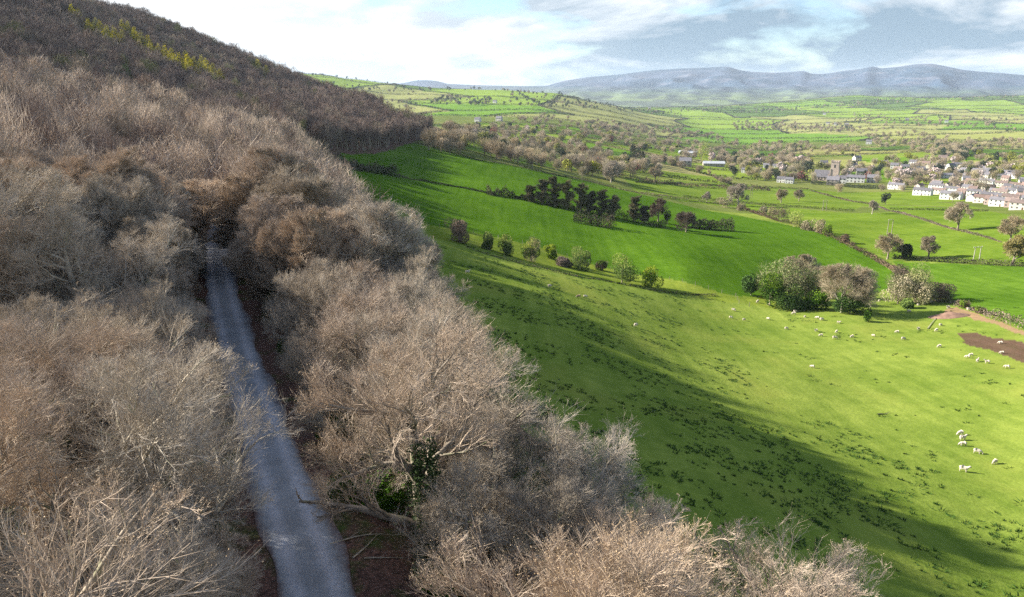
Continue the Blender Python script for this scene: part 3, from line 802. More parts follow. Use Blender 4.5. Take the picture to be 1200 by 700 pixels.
for i in range(min(N_ALL, len(P_))):
    zone = 'belt' if sv[i] > 0 else ('bank' if sv[i] > -28 and D[i] < 90 else 'slope')
    bare(i, P_[i] - [0, 0, .2], H[i], D[i], sv[i], LB[zone])

# the rest of the wood, one mass over the hillside
def hill_wood():
    rest = slice(min(N_ALL, len(P_)), None)
    P, h, d = P_[rest], H[rest], D[rest]
    g = G(); r = np.random.default_rng(5)
    variants = []
    for k in range(6):
        for n, wd in ((900, .040), (520, .065), (300, .10)):
            t, c = G(), G()
            stem(t, 14, .3, r, R=4.2, sides=4, limbs=3, z0=3.5)
            sliver_crown(c, n, 4.5, 15, 2.6, 2.0, wd, r, lobes=8)
            variants.append((t, c))
    print('wood mass', len(P))
    patch = waves(P[:, 0], P[:, 1], 120, 83)
    def hue(i):
        u = r.uniform()
        if d[i] < 300: return 1 if u < .6 else (2 if u < .8 else 5)
        return 2 if u < .52 else (3 if u < .72 else (4 if u < .80 + .2 * patch[i] else (5 if u < .95 else 6)))
    for i in range(len(P)):
        lod = 0 if d[i] < 260 else (1 if d[i] < 430 else 2)
        t, c = variants[(r.integers(6)) * 3 + lod]
        a = r.uniform(0, 6.283); k = h[i] / 15.0; w = k * r.uniform(.95, 1.25)
        Rm = np.array([[math.cos(a) * w, -math.sin(a) * w, 0], [math.sin(a) * w, math.cos(a) * w, 0], [0, 0, k]])
        for gg, m in ((t, 0), (c, hue(i))):
            V = np.concatenate(gg.v) @ Rm.T + P[i]
            g.add(V, quads=np.concatenate(gg.q) if gg.q else None, tris=np.concatenate(gg.t) if gg.t else None, mat=m)
    o = link('hillside_wood', g.mesh('hillside_wood', [M['bark'], M['twig'], M['twig_hill'], M['twig_hill2'], M['twig_hill3'], M['twig_hill4'], M['twig_hill5']])); tag(o, 'dense leafless brown wood covering the far hillside', 'wood', kind='stuff')
hill_wood()

# larches in new leaf along the upper wood, a lone evergreen, a round hazel at the wood's edge
def larch_mesh(i):
    r = np.random.default_rng(300 + i); t, c = G(), G()
    stem(t, 13, .2, r, sides=5, limbs=0)
    n = 900; z = 2.5 + 11.5 * (1 - np.sqrt(r.uniform(0, 1, n))); q = (15 - z) / 13 * 3.2 * np.sqrt(r.uniform(.1, 1, n)); a = r.uniform(0, 6.28, n)
    c.leaves(np.stack([np.cos(a) * q, np.sin(a) * q, z + r.normal(0, .2, n)], 1), r.uniform(.3, .6, n), r)
    PROTO[('larch', i)] = {'H': 14.0, 'trunk': t.mesh('trunk', [M['bark']]), 'crown': c.mesh('crown', [M['larch']])}
for i in range(3): larch_mesh(i)
r_ = random.Random(4)
rl = np.random.default_rng(9)
LX = [(a[0] + rl.uniform(-7, 7), a[1] + rl.uniform(-2, 9), a[2] - 2) for a in LARCH[:22]]
LP2 = hit([a[0] for a in LX], [a[1] + 6 for a in LX], up=11.0)
for (px, py, hh), p in list(zip(LARCH, LP_)) + list(zip(LX, LP2)):
    place_tree(('larch', r_.randrange(3)), 'larch', 'yellow green larch in new leaf in the strip across the upper hillside wood', 'tree', p, hh + 4.5, r_.uniform(0, 6), 'larches in the upper wood', 1.7)
def evergreen(key, seed, H, R, n, size, mat, z0=1.0):
    r = np.random.default_rng(seed); t, c = G(), G()
    stem(t, H * .95, H * .02, r, sides=6, limbs=3, R=R * .8, z0=z0)
    leafy_crown(c, n, R, H, z0, size, r)
    PROTO[key] = {'H': H, 'trunk': t.mesh('trunk', [M['bark']]), 'crown': c.mesh('crown', [M[mat]])}
evergreen(('holly', 0), 41, 9, 3.4, 2600, .38, 'holly', .4)
p = EV_[0]; place_tree(('holly', 0), 'evergreen_tree', 'single dark green evergreen standing among the brown trees of the left hillside', 'tree', p + [0, 0, 1.5], 13.5, 0, None, .9)
p = EV_[1]; place_tree(('holly', 0), 'evergreen_tree', 'smaller dark evergreen just left of the single evergreen on the hillside', 'tree', p + [0, 0, 1.5], 11, 2, None, .6)

# undergrowth, ivy and fallen sticks under the belt
def undergrowth():
    r = np.random.default_rng(8); g = G()
    n = 170000
    Y = r.uniform(14, 120, n); s = np.where(r.uniform(0, 1, n) < .7, r.uniform(4.4, 27, n), r.uniform(-26, -4.5, n))
    x, y = st_to_xy(s, Y)
    dens = waves(x, y, 9, 61) + .4 * waves(x, y, 3.5, 62)
    k = dens + .25 * (np.abs(s) > 6.5) > r.uniform(.0, .7, n); x, y, dens = x[k], y[k], dens[k]
    zz = ground(x, y) + r.uniform(.02, 1, len(x)) ** 1.6 * np.clip(.45 + 1.4 * dens, .15, 2.2)
    g.leaves(np.c_[x, y, zz], r.uniform(.14, .36, len(x)), r)
    o = link('undergrowth', g.mesh('undergrowth', [M['bramble']])); tag(o, 'low green brambles and ivy under the trees beside the track', 'undergrowth', kind='stuff')
undergrowth()
for i, (px, py, L, a) in enumerate([(425, 628, 3.6, .5), (432, 640, 2.6, 1.1), (452, 655, 2.2, .2)]):
    p = hit(px, py); g = G(); r = np.random.default_rng(i)
    d = np.array([[math.cos(a), math.sin(a), .1]]); b = branch(np.array([[0, 0, .06]]) - d * L / 2, d, np.array([L]), 6, r, .1)
    b[..., 2] = ground(b[..., 0] + p[0], b[..., 1] + p[1]) - p[2] + .06
    g.tubes(b, np.linspace(.05, .015, 6)[None], 5)
    q, qr = spawn(b, np.linspace(.05, .015, 6)[None], 4, r, ratio=.3, K=3); g.tubes(q, qr, 3)
    o = link('fallen_branch', g.mesh('fallen_branch', [M['bark_pale']]), loc=p)
    tag(o, ['longest pale fallen branch lying on leaf litter right of the track', 'middle pale fallen stick on leaf litter beside the track', 'shortest fallen stick, nearest the large ivy clad trunk'][i], 'branch')
# ------------------------------------------------------------------ hedges, bushes, oaks, copses, sheep and poles on the near fields
def pxh(p, hpx): return hpx * float(depth(p)) / F            # photo pixels -> metres at a point

def hedge_mesh(name, line, w, h, per_m, size, mats, seed, origin, gaps=0.0, lump=.5):
    """an uneven hedge along a world polyline"""
    r = np.random.default_rng(seed); g = G()
    seg = np.linalg.norm(np.diff(line[:, :2], axis=0), axis=1); cum = np.r_[0, np.cumsum(seg)]; L = cum[-1]
    n = int(L * per_m * 3.2); size = size * 1.35
    t = r.uniform(0, L, n)
    x = np.interp(t, cum, line[:, 0]); y = np.interp(t, cum, line[:, 1])
    k = 1 + lump * (np.sin(t * .55 + seed) * .45 + np.sin(t * 1.7 + seed * 2) * .3 + np.sin(t * .13 + seed) * .5)
    k = np.clip(k, .25, 2.2)
    if gaps: k = np.where(np.sin(t * .21 + seed * 3) + .6 * np.sin(t * .083 + seed) > 1.6 - gaps * 2, .12, k)
    a = r.uniform(0, 6.283, n); q = np.sqrt(r.uniform(.15, 1, n))
    nx = np.interp(t, cum, np.gradient(line[:, 0])); ny = np.interp(t, cum, np.gradient(line[:, 1])); ll = np.hypot(nx, ny) + 1e-6
    off = np.cos(a) * q * w * .5 * np.sqrt(k)
    zz = np.abs(np.sin(a)) * q * h * k + .03
    px, py = x - ny / ll * off, y + nx / ll * off
    c = np.c_[px, py, ground(px, py) + zz] - origin
    m = (r.uniform(0, 1, n) + .35 * np.sin(t * .09 + seed)) < .62
    g.leaves(c[m], r.uniform(.6, 1.3, m.sum()) * size, r, 0)
    up = c[~m] + r.normal(0, .1, (np.sum(~m), 3)); tip = up + np.c_[r.normal(0, .3, (len(up), 2)), r.uniform(.3, .8, len(up))] * size * 1.3
    g.cones(up, tip, np.full(len(up), size * .12), 3, min(1, len(mats) - 1))
    return g.mesh(name, mats)
def hedge(pts, w, h, label, per_m=14, size=.34, mats=('hedge', 'hedge_br'), seed=1, group=None, gaps=0.0, lump=.5):
    line = hit_line(pts, 4.0); o = line[len(line) // 2].copy()
    ob = link('hedge', hedge_mesh('hedge', line, w, h, per_m, size, [M[m] for m in mats], seed, o, gaps, lump), loc=o)
    return tag(ob, label, 'hedge', group)
hedge([(384, 196), (400, 196), (420, 199), (445, 203), (466, 207)], 6, 4.2, 'thick dark bushy hedge running out from the wood edge between the two upper green fields', 34, .5, ('hedge', 'haw_brown'), 1)
hedge([(466, 207), (500, 213), (540, 220), (578, 228)], 1.6, .8, 'low dark ragged hedge bank between the two upper green fields', 16, .32, ('hedge', 'haw_brown'), 2, gaps=.25)
hedge([(570, 228), (590, 230), (620, 235), (652, 240)], 5, 4.2, 'dark bushy hedge left of the row of dark pines', 30, .5, ('hedge', 'haw_brown'), 3, lump=.8)
hedge([(640, 240), (680, 247), (730, 257), (780, 268)], 3.5, 3.2, 'dense dark hedge growing under the row of pines', 26, .45, ('pine', 'hedge'), 4)
hedge([(812, 268), (835, 269), (860, 271)], 6, 4.6, 'dark rounded hedge just right of the spreading oak in mid field', 40, .5, ('hedge', 'haw_brown'), 5, lump=.3)
hedge([(672, 259), (690, 262), (705, 265), (720, 268)], 7, 3.6, 'isolated dark olive thicket in the middle of the sown field', 44, .45, ('hedge', 'haw_brown'), 6, lump=.7)
hedge([(866, 243), (910, 259), (960, 273), (985, 283), (1010, 296)], 2.2, 1.6, 'brown straggling hedge with pale shrubs between the sown slope and the bright fields', 16, .34, ('hedge_br', 'hedge_br'), 7, gaps=.1, lump=.8)
hedge([(1010, 296), (1045, 315), (1075, 333), (1108, 352)], 2.6, 1.5, 'brown hedge bank descending to the round tan bushes', 22, .34, ('hedge_br', 'hedge'), 8, gaps=.1, lump=.6)
hedge([(1108, 353), (1130, 360), (1165, 372), (1210, 389)], 2.4, 1.3, 'sparse brambly hedge beside the earth farm track', 16, .3, ('hedge_br', 'gorse'), 9, gaps=.2, lump=.9)
hedge([(1046, 303), (1100, 307), (1160, 311), (1215, 313)], 2.2, 1.9, 'dark clipped hedge under the row of oaks at right', 20, .36, ('hedge', 'haw_brown'), 10, lump=.15)
hedge([(420, 157), (485, 168), (560, 188), (620, 199), (690, 213), (722, 221)], 1.6, 1.3, 'thin dark hedge along the top edge of the upper sown field', 9, .4, ('hedge', 'haw_brown'), 11)
hedge([(800, 231), (870, 238), (930, 243), (1001, 248)], 2, 1.6, 'dark clipped hedge crossing the bright fields below the church', 9, .4, ('hedge', 'hedge'), 12, lump=.2)
hedge([(950, 224), (1023, 240)], 1.6, 1.2, 'dark narrow hedge slanting down from the churchyard trees', 6, .4, ('hedge_br', 'hedge'), 13)
hedge([(1023, 241), (1040, 247), (1117, 269), (1173, 284)], 1.6, .8, 'low brown hedge line slanting past the lone oak', 10, .32, ('hedge_br', 'hedge_br'), 14, gaps=.15)
hedge([(1042, 246), (1100, 247), (1158, 248)], 1.8, 1.3, 'short dark hedge in the bright field below the white terraces', 10, .38, ('hedge', 'hedge'), 15, lump=.15)
hedge([(725, 222), (745, 226), (800, 235), (868, 241)], 2.2, 1.5, 'brown hedge with pale bushes below the farmhouse fields', 9, .42, ('hedge_br', 'hedge'), 16, gaps=.15, lump=.7)
hedge([(745, 214), (800, 216), (870, 219), (948, 222)], 2.4, 1.8, 'brown hedge at the foot of the village trees', 8, .45, ('hedge', 'hedge_br'), 17)
hedge([(950, 216), (990, 219), (1036, 222)], 5, 4.0, 'tall dark evergreen hedge in front of the church and cottages', 16, .6, ('v_dark', 'v_dark'), 18, lump=.25)
hedge([(545, 290), (580, 301), (620, 312), (700, 328), (765, 341), (840, 347)], 1.0, .5, 'faint low bank of rough grass under the row of hawthorn bushes', 6, .3, ('hedge', 'hedge_br'), 19, gaps=.3)

def bush(px, py, hpx, wpx, mat, tip, label, seed, cat='bush', group=None, n=1500, size=.28, brown=None, name='hawthorn_bush', z0=.0, lobes=8):
    n = int(n * 1.9); size *= 1.15; hpx *= 1.12; wpx *= 1.15
    p = hit(px, py); H = pxh(p, hpx); R = pxh(p, wpx) / 2
    r = np.random.default_rng(seed); root = empty(name, p - [0, 0, .1]); tag(root, label, cat, group)
    t = G(); stem(t, H * .7, max(.06, H * .022), r, sides=5, limbs=5, R=R * .8, z0=H * .15); link('trunk', t.mesh('trunk', [M['bark']]), root)
    c = G()
    leafy_crown(c, n, R, H, H * z0, size, r, 0, 1 if tip else None, lobes=lobes, zlo=.1, fill=.7)
    mats = [M[mat]] + ([M[tip]] if tip else [])
    if brown:
        pts, d, cc = lobed_points(n // 2, R, H, 0, r, lobes, .6, .1); o = unit(d + np.array([0, 0, .5]))
        c.cones(pts - o * size, pts + o * size * 1.6, np.full(len(pts), .03), 3, len(mats)); mats.append(M[brown])
    link('crown', c.mesh('crown', mats), root); return root
BUSH = [(538, 284, 25, 29, 'haw_brown', None, 'round brown leafless bush at the left end of the bush row', 'haw_brown'),
        (571, 292, 20, 15, 'haw', 'haw_tip', 'narrow green hawthorn second in the bush row, right of the brown bush', None),
        (594, 299, 24, 20, 'haw', 'haw_tip', 'dark green rounded hawthorn third in the bush row', None),
        (622, 306, 24, 22, 'haw', 'haw_tip', 'hawthorn with pale brownish top in the middle of the bush row', 'v_tan'),
        (645, 303, 16, 19, 'haw', 'haw_tip', 'small bright green hawthorn set back behind the bush row', None),
        (661, 312, 9, 20, 'haw_brown', None, 'low dark bramble mound between two hawthorns of the bush row', 'haw_brown'),
        (680, 316, 23, 25, 'haw', 'haw_tip', 'hawthorn with bright yellow green crown in the bush row', None),
        (705, 317, 11, 15, 'haw', None, 'small low bush behind the bush row, beside the yellow green hawthorn', 'haw_brown'),
        (729, 331, 29, 40, 'haw', 'haw_tip', 'largest and widest green hawthorn near the right end of the bush row', None),
        (763, 336, 24, 25, 'haw', 'haw_tip', 'last green hawthorn at the right end of the bush row', None),
        (443, 252, 18, 20, 'haw', 'haw_tip', 'round yellow green bush against the edge of the wood belt', None)]
for i, b in enumerate(BUSH): bush(*b[:6], b[6], 500 + i, brown=b[7], n=1700, size=.30)
SHRUBS = [(895, 250, 9, 12, 'v_tan'), (905, 254, 11, 14, 'v_tan'), (915, 259, 14, 16, 'hedge_br'), (930, 266, 17, 20, 'haw_tip'), (947, 270, 12, 16, 'v_tan'), (960, 273, 15, 14, 'v_tan'), (970, 276, 12, 12, 'gorse'),
          (990, 285, 10, 12, 'hedge_br'), (847, 243, 11, 16, 'v_tan'), (868, 247, 9, 10, 'v_tan'), (1130, 361, 7, 12, 'gorse'), (1098, 349, 9, 16, 'v_dark'), (1150, 367, 6, 12, 'gorse')]
SL = ['small tan shrub high on the brown hedge', 'tan shrub second from the top of the brown hedge', 'brown shrub above the pale green shrub in the brown hedge', 'pale yellow green shrub, tallest in the brown hedge', 'tan shrub just below the pale green shrub in the hedge',
      'upright tan shrub midway down the brown hedge', 'green gorse like shrub beside the upright tan shrub', 'small brown shrub low on the brown hedge bank', 'wide tan shrub at the field corner left of the pale bare oak', 'little tan shrub beside the pale bare oak',
      'small green shrub at the top of the earth farm track', 'dark shrub at the foot of the brown hedge bank', 'low green shrub part way along the earth farm track']
for i, b in enumerate(SHRUBS): bush(b[0], b[1], b[2], b[3], b[4], None, SL[i], 560 + i, n=600, size=.36, brown='hedge_br', name='shrub')

def oak(px, py, hpx, wpx, label, seed, mats=('bark', 'oak_twig', 'oak_bud'), leaf=0, group=None, dense=(9, 8, 6), name='oak_tree', th=.16, tw=.024, low=.1, limbs=14, ivy=0, flat=.75):
    p = hit(px, py); H = pxh(p, hpx); R = pxh(p, wpx) / 2
    tr, cr, tips, r = bare_tree(seed, H, R, trunk_h=H * th, limbs=limbs, n=dense, twig_r=tw * H / 10, low=low, sides=(7, 5, 3), thick=1.35, lean=.03, upt=.12, flat=flat)
    root = empty(name, p - [0, 0, .1]); tag(root, label, 'tree', group)
    if leaf: b = r.uniform(0, 1, len(tips)) < leaf; cr.leaves(tips[b], r.uniform(.2, .42, b.sum()), r, 1)
    link('trunk', tr.mesh('trunk', [M[mats[0]]], True), root); link('crown', cr.mesh('crown', [M[mats[1]], M[mats[2]]]), root)
    if ivy:
        g = G(); bark_ivy(g, r, H * .8, H * .03, ivy, .4, spread=.9); link('ivy', g.mesh('ivy', [M['ivy']]), root)
    return root
oak(1122, 270, 34, 34, 'bare oak standing alone in the bright field below the white terraces', 601)
oak(1040, 304, 32, 36, 'bare spreading oak at the left end of the dark clipped hedge', 602)
oak(1060, 304, 20, 16, 'small ivy clad tree between the two oaks on the dark clipped hedge', 603, ivy=900, leaf=.3, mats=('bark', 'oak_twig', 'ivy'))
oak(1088, 303, 29, 24, 'upright bare oak on the dark clipped hedge, right of the ivy clad tree', 604, low=.3)
oak(1186, 311, 37, 38, 'yellow green oak in young leaf on the dark clipped hedge at the right edge', 605, leaf=.75)
oak(1184, 283, 32, 34, 'bare grey oak behind the yellow green oak at the right edge', 606)
oak(1022, 251, 17, 15, 'small pale bare tree on the low brown hedge line below the village', 607, mats=('bark_pale', 'twig_grey', 'bud'))
oak(865, 241, 27, 30, 'pale bare oak at the head of the brown straggling hedge', 608, mats=('bark_pale', 'twig_grey', 'bud'))
oak(828, 237, 13, 14, 'small pale leafless tree on the hedge left of the pale bare oak', 609, mats=('bark_pale', 'twig_grey', 'bud'))
oak(915, 238, 18, 16, 'bare brown tree on the dark clipped hedge below the village', 610)
oak(936, 236, 15, 15, 'smaller bare tree right of the brown tree below the village', 611)
oak(771, 260, 30, 26, 'dark bare round crowned tree right of the row of pines', 612, mats=('bark', 'haw_brown', 'oak_bud'))
oak(804, 272, 26, 32, 'broad spreading bare oak in the green field beside the dark rounded hedge', 613, mats=('bark', 'haw_brown', 'oak_bud'))
bush(782, 262, 14, 10, 'hedge', None, 'dark upright ivy bush at the right end of the pines', 615, n=500, size=.4)
oak(716, 214, 26, 26, 'large pale bare tree at the top corner of the upper sown field', 616, mats=('bark_pale', 'twig_grey', 'bud'))
oak(755, 200, 16, 18, 'pale bare tree in the hedge below the farmhouse', 617, mats=('bark_pale', 'twig_grey', 'bud'))
oak(768, 213, 20, 20, 'grey bare tree between the two hedges below the farmhouse', 618)

def pine(px, py, hpx, wpx, label, seed, mat='pine', bare=.45):
    hpx *= .95; wpx *= 1.2
    p = hit(px, py); H = pxh(p, hpx); R = pxh(p, wpx) / 2; r = np.random.default_rng(seed)
    root = empty('pine_tree', p - [0, 0, .1]); tag(root, label, 'tree', 'dark pines along the hedge between the sown fields')
    t = G(); tp = np.stack([np.array([math.sin(k * 3 + seed) * .15, math.cos(k * 2) * .15, H * k]) for k in np.linspace(0, .97, 6)])[None]; rad = (H * .016 * np.array([1.3, 1, .85, .65, .4, .15]))[None]
    t.tubes(tp, rad, 6)
    b, q = spawn(tp, rad, 30, r, f0=.12, ang=(1.0, 1.5), ratio=.34, up=.1, K=4, rr=.5, ell=(np.array([0, 0, H * .58]), np.array([R, R, H * .46]))); t.tubes(b, q, 4)
    link('trunk', t.mesh('trunk', [M['bark']]), root)
    c = G(); n = 4600; k = r.integers(0, len(b), n); f = r.uniform(.0, 1.05, n)[:, None]
    q0 = b[k, 0] * (1 - f) + b[k, -1] * f + r.normal(0, .38, (n, 3)) * np.array([1, 1, .7]); o = unit(unit(b[k, -1] - b[k, 0]) + r.normal(0, .6, (n, 3)) + np.array([0, 0, .5]))
    c.cones(q0 - o * .3, q0 + o * r.uniform(.5, 1.1, n)[:, None], np.full(n, .07), 3)
    c.leaves(q0[::2], r.uniform(.2, .45, len(q0[::2])), r)
    link('crown', c.mesh('crown', [M[mat]]), root)
for i, (x, y, h, w, l) in enumerate([(621, 237, 20, 14, 'short dark pine at the left end of the pine row'), (635, 240, 30, 17, 'ragged dark pine second from the left in the pine row'), (650, 243, 37, 20, 'tallest dark pine of the row, left of centre'),
        (664, 246, 35, 18, 'tall dark pine close right of the tallest one'), (680, 248, 33, 20, 'broad dark pine in the middle of the pine row'), (691, 250, 26, 14, 'thin short pine right of the middle of the pine row'),
        (705, 253, 31, 20, 'dark pine right of the thin short pine'), (718, 256, 27, 17, 'shaggy dark pine third from the right in the pine row'), (742, 259, 29, 26, 'wide bushy dark pine second from the right in the pine row'), (755, 261, 20, 12, 'small dark pine at the right end of the pine row')]):
    pine(x, y, h, w, l, 640 + i)

# the big copse in the pasture and the round tan bushes behind it
oak(986, 366, 58, 96, 'broad bare oak with grey pink crown at the right of the big copse', 651, mats=('bark_pale', 'oak_twig_pink', 'bud'), dense=(9, 8, 7), th=.07, low=.0, tw=.016, limbs=16, flat=1.0)
oak(936, 344, 49, 54, 'taller brown bare oak at the back of the big copse', 652, mats=('bark', 'oak_twig_pink', 'bud'), dense=(9, 8, 7), th=.12, low=.0, tw=.024, limbs=14, flat=.8)
bush(917, 352, 46, 60, 'willow', 'gorse', 'pale willow in soft new leaf in the middle of the big copse', 653, cat='tree', n=4200, size=.34, brown='willow', name='willow_tree', lobes=12)
bush(955, 356, 34, 40, 'willow', 'gorse', 'smaller pale green willow right of centre in the big copse', 654, cat='tree', n=2200, size=.34, brown='willow', name='willow_tree')
for i, (x, y, h, w, l) in enumerate([(880, 346, 24, 24, 'dark evergreen bush at the left end of the big copse'), (902, 358, 34, 36, 'tall dark green holly bush at the left foot of the big copse'), (928, 362, 28, 36, 'bright edged holly bush at the middle foot of the big copse'),
        (954, 363, 22, 32, 'low dark holly bush below the willows of the big copse'), (996, 367, 20, 40, 'dark brambly thicket under the broad bare oak')]):
    bush(x, y, h, w, 'holly', 'gorse' if i in (1, 2, 3) else None, l, 660 + i, n=2400, size=.34, name='holly_bush')
for i, (x, y, h, w, m, l) in enumerate([(1052, 356, 31, 40, 'v_tan', 'round tan bush at the left of the second copse'), (1072, 354, 38, 40, 'willow', 'pale grey green round bush in the middle of the second copse'), (1082, 357, 24, 26, 'v_tan', 'golden tan round bush in front in the second copse'),
        (1096, 353, 20, 34, 'hedge_br', 'brown bramble thicket at the right of the second copse'), (1062, 361, 10, 18, 'gorse', 'low pale green bush at the foot of the second copse'), (1056, 348, 34, 26, 'haw_brown', 'dark brown bush rising behind the second copse')]):
    bush(x, y, h, w, m, None, l, 670 + i, n=1900, size=.3, brown='willow' if m != 'gorse' else None, name='willow_bush')
bush(1017, 377, 12, 11, 'holly', None, 'little dark green thorn bush in the pasture right of the big copse', 680, n=350, size=.28)

# evergreen understorey beneath the belt
for i, (x, y, h, w, l) in enumerate([(452, 600, 50, 80, 'dark holly bush under the belt just left of the ivy clad trunk'), (556, 634, 80, 90, 'large dark holly bush under the belt right of the ivy clad trunk'), (404, 520, 50, 60, 'dark holly bush under the belt beside the bend of the track'), (396, 588, 34, 40, 'small dark bush on the leaf litter right of the track'), (520, 690, 80, 70, 'dark evergreen bush at the foot of the ivy clad trunk, on its right'),
        (330, 372, 56, 40, 'tall ivy covered bush where the crowns close over the track'), (610, 600, 70, 90, 'dark holly bush at the pasture edge of the belt'), (352, 430, 40, 44, 'small dark holly beside the track under the belt')]):
    bush(x, y, h, w, 'holly', None, l, 690 + i, n=3200, size=.17, name='holly_bush')
# post and wire fences
def fence(pts, step, label, seed):
    line = hit_line(pts, step); o = line[0].copy(); r = random.Random(seed)
    root = empty('wire_fence', o); tag(root, label, 'fence')
    me = None
    for k, p in enumerate(line[:100]):
        if me is None:
            g = G(); g.tubes(np.array([[[0, 0, -.3], [0, 0, .6], [.01, 0, 1.25]]]), np.array([[.06, .06, .055]]), 6); g.add([(.055, 0, 1.25), (0, .055, 1.25), (-.055, 0, 1.25), (0, -.055, 1.25)], [(0, 1, 2, 3)])
            me = g.mesh('post', [M['wood_grey']])
        c = link('post', me, root, p - o); c.rotation_euler = (r.uniform(-.06, .06), r.uniform(-.06, .06), r.uniform(0, 6)); c.scale = (1, 1, r.uniform(.9, 1.1))
    w = G(); L = line[:100] - o
    for hz in (.45, .8, 1.1):
        w.tubes((L + [0, 0, hz])[None], np.full((1, len(L)), .004), 3)
    link('wire', w.mesh('wire', [M['wood_grey']]), root)
fence([(448, 255), (540, 271), (640, 293), (770, 326), (862, 348)], 3.4, 'post and wire fence along the lower edge of the sown field', 1)
fence([(862, 348), (866, 356), (878, 360)], 3.0, 'short run of wire fence at the left foot of the big copse', 2)

# twin pole power line supports
def power_pole(px, py, hpx, label, mat, gap, bar, rz=0.0):
    p = hit(px, py); H = pxh(p, hpx)
    root = empty('power_pole', p, rz); tag(root, label, 'power pole', 'twin pole power line supports')
    for s in (-1, 1):
        g = G(); g.tubes(np.array([[[s * gap, 0, -.4], [s * gap * .97, 0, H * .5], [s * gap * .93, 0, H]]]), np.array([[.17, .15, .12]]), 7)
        link('pole', g.mesh('pole', [M[mat]], True), root)
    g = G(); g.box(-gap * bar, gap * bar, .13, .25, H * .94, H * .94 + .16); link('crossarm', g.mesh('crossarm', [M[mat]]), root)
    for x in (-.95, 0, .95):
        g = G(); g.tubes(np.array([[[x * gap * bar, .19, H * .94 + .16], [x * gap * bar, .19, H * .94 + .3], [x * gap * bar, .19, H * .94 + .42]]]), np.array([[.05, .09, .04]]), 8); link('insulator', g.mesh('insulator', [M['wall_white']]), root)
power_pole(1042, 275, 18, 'dark twin pole support just above the bare spreading oak', 'wood_grey', 1.0, 1.15)
power_pole(1144, 305, 16, 'pale twin pole support with crossarm beside the dark clipped hedge', 'pole_pale', 1.35, 1.5, .3)
power_pole(966, 247, 12, 'dark twin pole support in the bright field below the church', 'wood_grey', 1.1, 1.2)
power_pole(880, 232, 14, 'thin dark twin pole support behind the pale bare oak', 'wood_grey', .7, 1.2)

# earth heap, scrapes
p = hit(1112, 371); r = np.random.default_rng(2); g = G()
nn = 22; u, v2 = np.meshgrid(np.linspace(-1, 1, nn), np.linspace(-1, 1, nn), indexing='ij')
rr = np.hypot(u, v2); zz = np.clip(1 - rr, 0, 1) ** 1.1 * 1.25 * (1 + .35 * waves(u * 3 + 3, v2 * 3, 2.2, 91)) + waves(u * 9, v2 * 9, 3, 92) * .12 * (rr < .95)
X_, Y_ = u * 5.0 + p[0], v2 * 3.2 + p[1]
V = np.stack([X_ - p[0], Y_ - p[1], ground(X_, Y_) - p[2] + np.where(rr > .97, -.3, zz)], -1); i_ = np.arange(nn * nn).reshape(nn, nn)
q = np.stack([i_[:-1, :-1], i_[1:, :-1], i_[1:, 1:], i_[:-1, 1:]], -1).reshape(-1, 4)
tag(link('earth_heap', g.add(V, quads=q).mesh('earth_heap', [M['earth']], True), loc=p), 'reddish heap of bare earth at the end of the farm track', 'earth heap')
line = hit_line([(1087, 386), (1093, 378), (1100, 370)], 1.0); o = line[0].copy()
tag(link('dead_tree', G().tubes((line - o + [0, 0, .16])[None], np.linspace(.09, .04, len(line))[None], 7).mesh('dead_tree', [M['bark_pale']], True), loc=o), 'long pale fallen trunk lying in the grass near the earth heap', 'log')
p = hit(1041, 486); g = G(); b = branch(np.array([[-1.6, 0, .1]]), np.array([[1., .15, 0]]), np.array([3.4]), 6, np.random.default_rng(6), .12); g.tubes(b, np.linspace(.09, .03, 6)[None], 5)
qq, qr = spawn(b, np.linspace(.09, .03, 6)[None], 4, np.random.default_rng(6), ratio=.3, K=3, up=.4); g.tubes(qq, qr, 3)
tag(link('fallen_branch', g.mesh('fallen_branch', [M['bark']]), loc=p), 'dead branch lying alone in the sunlit pasture', 'branch')

